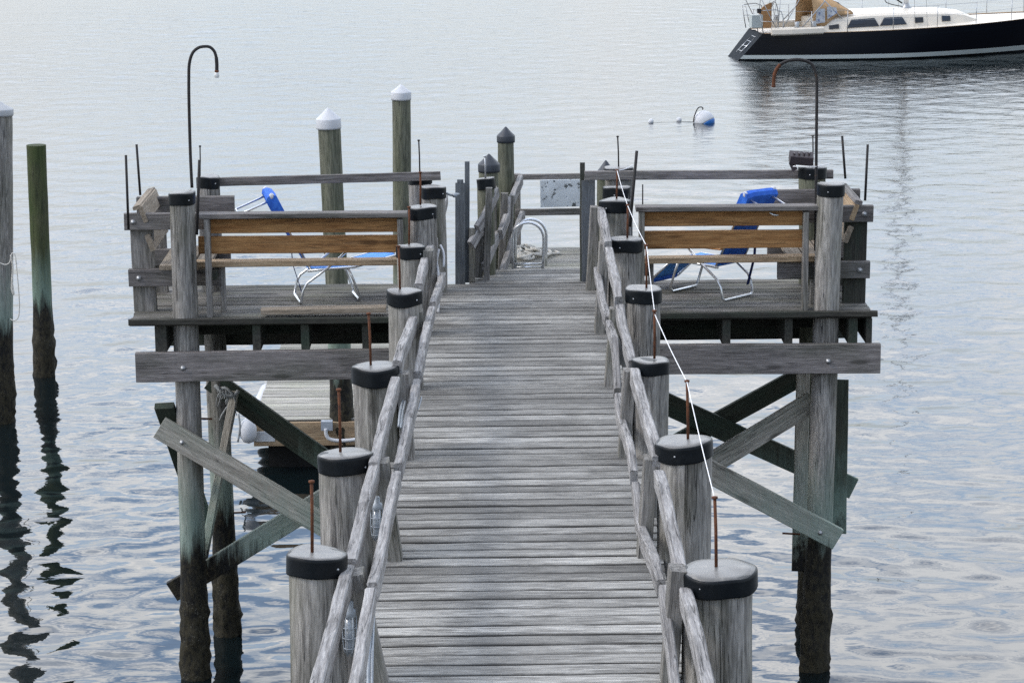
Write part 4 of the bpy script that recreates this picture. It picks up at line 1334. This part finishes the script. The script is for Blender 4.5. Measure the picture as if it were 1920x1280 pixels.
# ------------------------------------------------------------------ yacht
def yacht():
    st = on(1392, 117, 0)
    HD = R(9)
    root = thing('sailing_yacht', (st.x, st.y, 0), 'navy hulled sailing yacht with cream deck and tan canvas moored at upper right', 'yacht')
    fx = Vector((math.cos(HD), math.sin(HD), 0))
    fy = Vector((-math.sin(HD), math.cos(HD), 0))       # away from the camera
    beam2 = 1.55
    O = Vector((st.x, st.y, 0)) + fy * 1.05
    def P(x, y, z):
        return O + fx * x + fy * y + Vector((0, 0, z))
    L = 10.4
    def sheer(x):
        t = x / L
        return 0.76 + 0.10 * t + 0.28 * t * t
    def hb(t):          # half beam at deck
        return beam2 * (0.50 + 0.50 * math.sin(min(1, t / 0.45) * math.pi / 2)) * (1 - max(0, (t - 0.45) / 0.55) ** 2.1)
    def hw(t):          # half beam at waterline
        return beam2 * 0.92 * (0.42 + 0.58 * math.sin(min(1, t / 0.5) * math.pi / 2)) * (1 - max(0, (t - 0.45) / 0.55) ** 1.7)
    NS = 40
    # levels as fraction of the height from the waterline to the sheer
    def section(i, f, side):
        t = i / NS
        rake0 = 0.0 + 0.66 * max(0, f)
        xa, xb = rake0 - 0.05 * (f < 0), L - 1.0 + 1.0 * max(0, f)
        x = xa + (xb - xa) * t
        if f < 0:
            b_ = hw(t) * (1 + f * 1.4)
            z = f * 0.5
        else:
            b_ = hw(t) + (hb(t) - hw(t)) * (f ** 0.8)
            z = f * sheer(x)
        return P(x, side * max(0.01, b_), z)
    def skin(f0, f1, n, name, mat, off=0.0):
        mb = MB()
        for side in (-1, 1):
            V, F = [], []
            for k in range(n + 1):
                for i in range(NS + 1):
                    p = section(i, f0 + (f1 - f0) * k / n, side)
                    V.append(p + fy * (side * off))
            for k in range(n):
                for i in range(NS):
                    a = k * (NS + 1) + i
                    q = [a, a + 1, a + NS + 2, a + NS + 1]
                    F.append(q if side < 0 else q[::-1])
            mb.add(V, F, None, 1.0, True)
        return mb.build(name, mat, root)
    skin(-0.6, 0.06, 5, 'bottom', 'antifoul')
    skin(0.06, 0.20, 3, 'boot_stripe', 'stripe')
    skin(0.20, 0.80, 5, 'hull', 'navy')
    skin(0.80, 0.815, 1, 'cove_line', 'transom')
    skin(0.815, 0.985, 3, 'topside', 'navy')
    skin(0.985, 1.0, 1, 'toe_rail', 'canvas')
    # transom
    mb = MB()
    V, F = [], []
    for k in range(7):
        f = 0.0 + 1.0 * k / 6
        for side in (-1, 1):
            V.append(section(0, f, side))
    for k in range(6):
        F.append([2 * k, 2 * k + 2, 2 * k + 3, 2 * k + 1])
    mb.add(V, F)
    mb.build('transom', 'transom', root)
    # deck
    mb = MB()
    V, F = [], []
    for i in range(NS + 1):
        a, b = section(i, 0.97, -1), section(i, 0.97, 1)
        c_ = (a + b) / 2 + Vector((0, 0, 0.05))
        V += [a, c_, b]
    for i in range(NS):
        for j in range(2):
            F.append([3 * i + j, 3 * i + 3 + j, 3 * i + 4 + j, 3 * i + 1 + j])
    mb.add(V, F, None, 1.0, True)
    mb.build('deck', 'cream', root)
    # cabin trunk lofted
    def loft(secs, name, mat, smooth=False):
        mb = MB()
        n = len(secs[0])
        V = [p for s_ in secs for p in s_]
        F = []
        for i in range(len(secs) - 1):
            for j in range(n - 1):
                F.append([i * n + j, i * n + j + 1, (i + 1) * n + j + 1, (i + 1) * n + j])
        F.append(list(range(n)))
        F.append([(len(secs) - 1) * n + j for j in range(n)][::-1])
        mb.add(V, F, None, 1.0, smooth)
        return mb.build(name, mat, root)
    CAB = [(2.25, 1.02, 0.30), (2.7, 1.05, 0.40), (3.5, 1.08, 0.45), (5.0, 1.03, 0.42), (6.0, 0.92, 0.36), (6.6, 0.78, 0.26), (7.1, 0.60, 0.04)]
    secs = []
    for (x, hw_, h) in CAB:
        s0 = sheer(x) * 0.97
        secs.append([P(x, -hw_, s0), P(x, -hw_ * 0.90, s0 + h * 0.86), P(x, -hw_ * 0.80, s0 + h), P(x, 0, s0 + h + 0.06), P(x, hw_ * 0.80, s0 + h), P(x, hw_ * 0.90, s0 + h * 0.86), P(x, hw_, s0)])
    cab = loft(secs, 'cabin_trunk', 'cream')
    def cabw(x, f):     # a point on the near cabin side
        for (a, b) in zip(CAB, CAB[1:]):
            if a[0] <= x <= b[0]:
                t = (x - a[0]) / (b[0] - a[0])
                hw_ = a[1] + (b[1] - a[1]) * t
                h = a[2] + (b[2] - a[2]) * t
                return hw_ * (1 - 0.10 * f / 0.86), sheer(x) * 0.97 + h * f
    for (x0, x1, f0, f1, sk) in ((2.52, 2.80, 0.22, 0.52, 0), (3.08, 3.88, 0.22, 0.74, 0.12), (4.05, 4.70, 0.24, 0.74, 0.12), (5.05, 5.30, 0.30, 0.66, 0), (5.88, 6.14, 0.30, 0.72, 0)):
        for side in (-1, 1):
            mb = MB()
            pp = []
            for (x, f) in ((x0 - sk * 0.4, f0), (x1 + sk * 0.8, f0), (x1 - sk * 0.3, f1), (x0 + sk * 0.8, f1)):
                w_, z = cabw(x, f)
                pp.append((x, w_, z))
            V = [P(x, side * (w_ + o), z) for o in (0.035, -0.05) for (x, w_, z) in pp]
            F = [[0, 1, 2, 3], [7, 6, 5, 4]] + [[i, (i + 1) % 4, 4 + (i + 1) % 4, 4 + i] for i in range(4)]
            mb.add(V, F if side < 0 else [f[::-1] for f in F])
            mb.build('window', 'glass', cab)
    # cockpit coamings
    for side in (-1, 1):
        mb = MB()
        secs_ = [(0.85, 1.0), (1.4, 1.08), (2.3, 1.10)]
        pts = [P(x, side * w_, sheer(x) * 0.97 + 0.08) for x, w_ in secs_]
        beam(mb, pts, 0.30, 0.20, ch=0.04, step=0.4)
        mb.build('coaming', 'cream', root)
    # dodger: canvas hood with vinyl panes
    secs = []
    for (x, h, w_, lo) in ((2.08, 0.98, 0.94, 0.14), (2.42, 1.0, 0.98, 0.18), (2.75, 0.84, 0.98, 0.46), (3.25, 0.54, 0.90, 0.46)):
        s0 = sheer(x) * 0.97
        m_ = lo + (h - lo) * 0.6
        secs.append([P(x, -w_, s0 + lo), P(x, -w_ * 0.95, s0 + m_), P(x, -w_ * 0.74, s0 + h * 0.98), P(x, 0, s0 + h + 0.04), P(x, w_ * 0.74, s0 + h * 0.98), P(x, w_ * 0.95, s0 + m_), P(x, w_, s0 + lo)])
    mb = MB()
    sheet(mb, secs, 0.02)
    dg = mb.build('dodger', 'canvas', root)
    def pane(corners, o=0.02):
        mb = MB()
        pp = [P(*c) for c in corners]
        nrm = (pp[1] - pp[0]).cross(pp[2] - pp[0]).normalized()
        if nrm.dot(Vector((0, -1, 0.4))) < 0:
            nrm = -nrm
        V = [p + nrm * (o + .008) for p in pp] + [p + nrm * (o - .006) for p in pp]
        F = [[0, 1, 2, 3], [7, 6, 5, 4]] + [[i, (i + 1) % 4, 4 + (i + 1) % 4, 4 + i] for i in range(4)]
        mb.add(V, F)
        mb.build('vinyl_pane', 'vinyl', dg)
    s0 = sheer(2.3) * 0.97
    pane([(2.12, -0.97, s0 + 0.24), (2.40, -0.985, s0 + 0.28), (2.40, -0.95, s0 + 0.66), (2.18, -0.93, s0 + 0.66)])
    pane([(2.47, -0.99, s0 + 0.36), (2.76, -0.97, s0 + 0.53), (2.74, -0.935, s0 + 0.68), (2.46, -0.955, s0 + 0.72)])
    for y0_, y1_ in ((-0.7, -0.05), (0.05, 0.7)):
        pane([(2.84, y0_, s0 + 0.80), (3.12, y0_, s0 + 0.56), (3.12, y1_, s0 + 0.60), (2.84, y1_, s0 + 0.83)])
    # bimini over the cockpit on tube bows
    rows = [[P(x, -1.05 + 2.1 * j / 6, 2.02 + 0.05 * math.sin(math.pi * j / 6) + 0.03 * math.sin(math.pi * i / 4)) for j in range(7)] for i, x in enumerate((0.35, 0.75, 1.15, 1.55, 1.85))]
    mb = MB()
    sheet(mb, rows, 0.02)
    bi = mb.build('bimini', 'canvas', root)
    for side in (-1, 1):
        mb = MB()
        for (xa, xb) in ((1.05, 0.4), (1.05, 1.8), (1.0, 1.1)):
            tube(mb, [P(xa, side * 1.08, sheer(1) * 0.97), P(xb, side * 1.05, 2.0)], 0.013, 6)
        tube(mb, [P(1.7, side * 1.05, sheer(1.7) + 0.12), P(2.4, side * 0.98, sheer(2.4) + 0.85)], 0.018, 6)
        tube(mb, [P(2.35, side * 0.95, sheer(2.4) + 0.90), P(2.9, side * 0.98, sheer(2.4) + 0.35)], 0.018, 6)
        mb.build('bimini_frame', 'steel', bi)
    # helm seat panel, locker, wheel
    mb = MB()
    V = [P(x, y, z) for y in (-0.25, -0.19) for (x, z) in ((0.62, 0.86), (1.05, 0.86), (1.05, 1.58), (0.84, 1.50), (0.70, 1.36))]
    F = [[0, 1, 2, 3, 4], [9, 8, 7, 6, 5]] + [[i, (i + 1) % 5, 5 + (i + 1) % 5, 5 + i] for i in range(5)]
    mb.add(V, F)
    mb.build('helm_panel', 'teak', root)
    mb = MB()
    box(mb, P(0.50, -0.6, 1.10), (0.32, 0.32, 0.36), along=tuple(fx))
    mb.build('locker', 'stripe', root)
    mb = MB()
    cw = P(1.25, 0.2, 1.15)
    tube(mb, [cw + fy * (0.42 * math.cos(2 * math.pi * k / 20)) + Vector((0, 0, 0.42 * math.sin(2 * math.pi * k / 20))) for k in range(21)], 0.014, 6)
    for k in range(3):
        A = math.pi * k / 3
        q = fy * (0.42 * math.cos(A)) + Vector((0, 0, 0.42 * math.sin(A)))
        tube(mb, [cw - q, cw + q], 0.008, 5)
    mb.build('helm_wheel', 'steel', root)
    for (x, s_) in ((1.55, -1), (1.55, 1), (2.05, -1)):
        mb = MB()
        lathe(mb, P(x, s_ * 1.12, sheer(x) + 0.15), [(0.07, 0), (0.08, 0.03), (0.06, 0.08), (0.075, 0.15), (0.05, 0.17)], 14)
        mb.build('winch', 'steel', root)
    # mast, boom, rigging
    mb = MB()
    zd = sheer(5.1) + 0.45
    lathe(mb, P(5.1, 0, zd - 0.1), [(0.075, 0), (0.065, 6.0), (0.045, 9.4)], 14)
    ms = mb.build('mast', 'mast', root)
    mb = MB()
    lathe(mb, P(5.1, 0, zd - 0.05), [(0.17, 0), (0.17, 0.04), (0.11, 0.10), (0.10, 0.16)], 14)
    mb.build('mast_collar', 'steel', ms)
    mb = MB()
    tube(mb, [P(5.0, 0, zd + 1.05), P(1.5, 0, zd + 1.15)], 0.07, 10)
    mb.build('boom', 'mast', root)
    mb = MB()
    tube(mb, [P(4.98, 0, zd + 0.12), P(3.6, 0, zd + 1.02)], 0.022, 6)
    tube(mb, [P(4.9, -0.3, zd + 0.05), P(4.4, -0.35, zd + 0.18), P(4.35, -0.35, zd + 0.4)], 0.012, 6, 3)
    mb.build('vang', 'iron', root)
    mb = MB()
    for s_ in (-1, 1):
        tube(mb, [P(4.95, s_ * 1.3, sheer(5)), P(5.1, 0, zd + 6)], 0.006, 4)
        tube(mb, [P(5.3, s_ * 1.35, sheer(5)), P(5.1, 0, zd + 8.9)], 0.006, 4)
    tube(mb, [P(10.3, 0, sheer(10)), P(5.2, 0, zd + 9.2)], 0.008, 4)
    tube(mb, [P(0.75, 0, 0.9), P(5.0, 0, zd + 9.2)], 0.006, 4)
    mb.build('rigging', 'steel', root)
    for side in (-1, 1):
        tops = []
        for x in (1.95, 2.95, 4.25, 5.55, 6.75, 7.9, 8.9):
            t = x / L
            w_ = hb(t) - 0.06
            a = P(x, side * w_, sheer(x)); b = P(x, side * (w_ + 0.02), sheer(x) + 0.60)
            mb = MB()
            tube(mb, [a, b], 0.012, 6)
            mb.build('stanchion', 'steel', root)
            tops.append((a, b))
        mb = MB()
        for f in (1.0, 0.52):
            tube(mb, [P(0.85, side * 1.02, sheer(1) + 0.62 * f)] + [a.lerp(b, f) for a, b in tops] + [P(9.6, side * 0.38, sheer(9.6) + 0.62 * f)], 0.0045, 4)
        mb.build('lifeline', 'steel', root)
        # stern and bow rails
        mb = MB()
        tube(mb, [P(1.15, side * 1.10, sheer(1)), P(1.10, side * 1.10, sheer(1) + 0.62), P(0.55, side * 1.0, sheer(.5) + 0.66), P(0.45, side * 0.4, sheer(.5) + 0.66)], 0.014, 6, 3)
        tube(mb, [P(0.62, side * 0.98, sheer(.5)), P(0.50, side * 0.98, sheer(.5) + 0.66)], 0.014, 6)
        tube(mb, [P(0.62, side * 0.4, sheer(.5)), P(0.45, side * 0.4, sheer(.5) + 0.66)], 0.014, 6)
        tube(mb, [P(1.12, side * 1.10, sheer(1) + 0.33), P(0.55, side * 1.0, sheer(.5) + 0.36)], 0.010, 6)
        mb.build('stern_rail', 'steel', root)
        mb = MB()
        tube(mb, [P(9.0, side * 0.62, sheer(9)), P(9.25, side * 0.58, sheer(9) + 0.62), P(10.3, side * 0.12, sheer(10) + 0.70), P(10.35, 0, sheer(10) + 0.70)], 0.014, 6, 3)
        tube(mb, [P(9.8, side * 0.3, sheer(10)), P(9.9, side * 0.3, sheer(10) + 0.66)], 0.014, 6)
        mb.build('bow_rail', 'steel', root)
    mb = MB()
    for y in (-0.35, 0.05):
        tube(mb, [P(0.10, y, 0.18), P(0.55, y, 0.62)], 0.009, 6)
    for k in range(4):
        tube(mb, [P(0.16 + 0.13 * k, -0.35, 0.24 + 0.13 * k), P(0.16 + 0.13 * k, 0.05, 0.24 + 0.13 * k)], 0.008, 6)
    mb.build('stern_ladder', 'alu', root)
    mb = MB()
    box(mb, P(0.48, -1.0, 1.42), (0.10, 0.10, 0.12), along=tuple(fx))
    mb.build('stern_light', 'iron', root)
yacht()
bpy.context.view_layer.update()
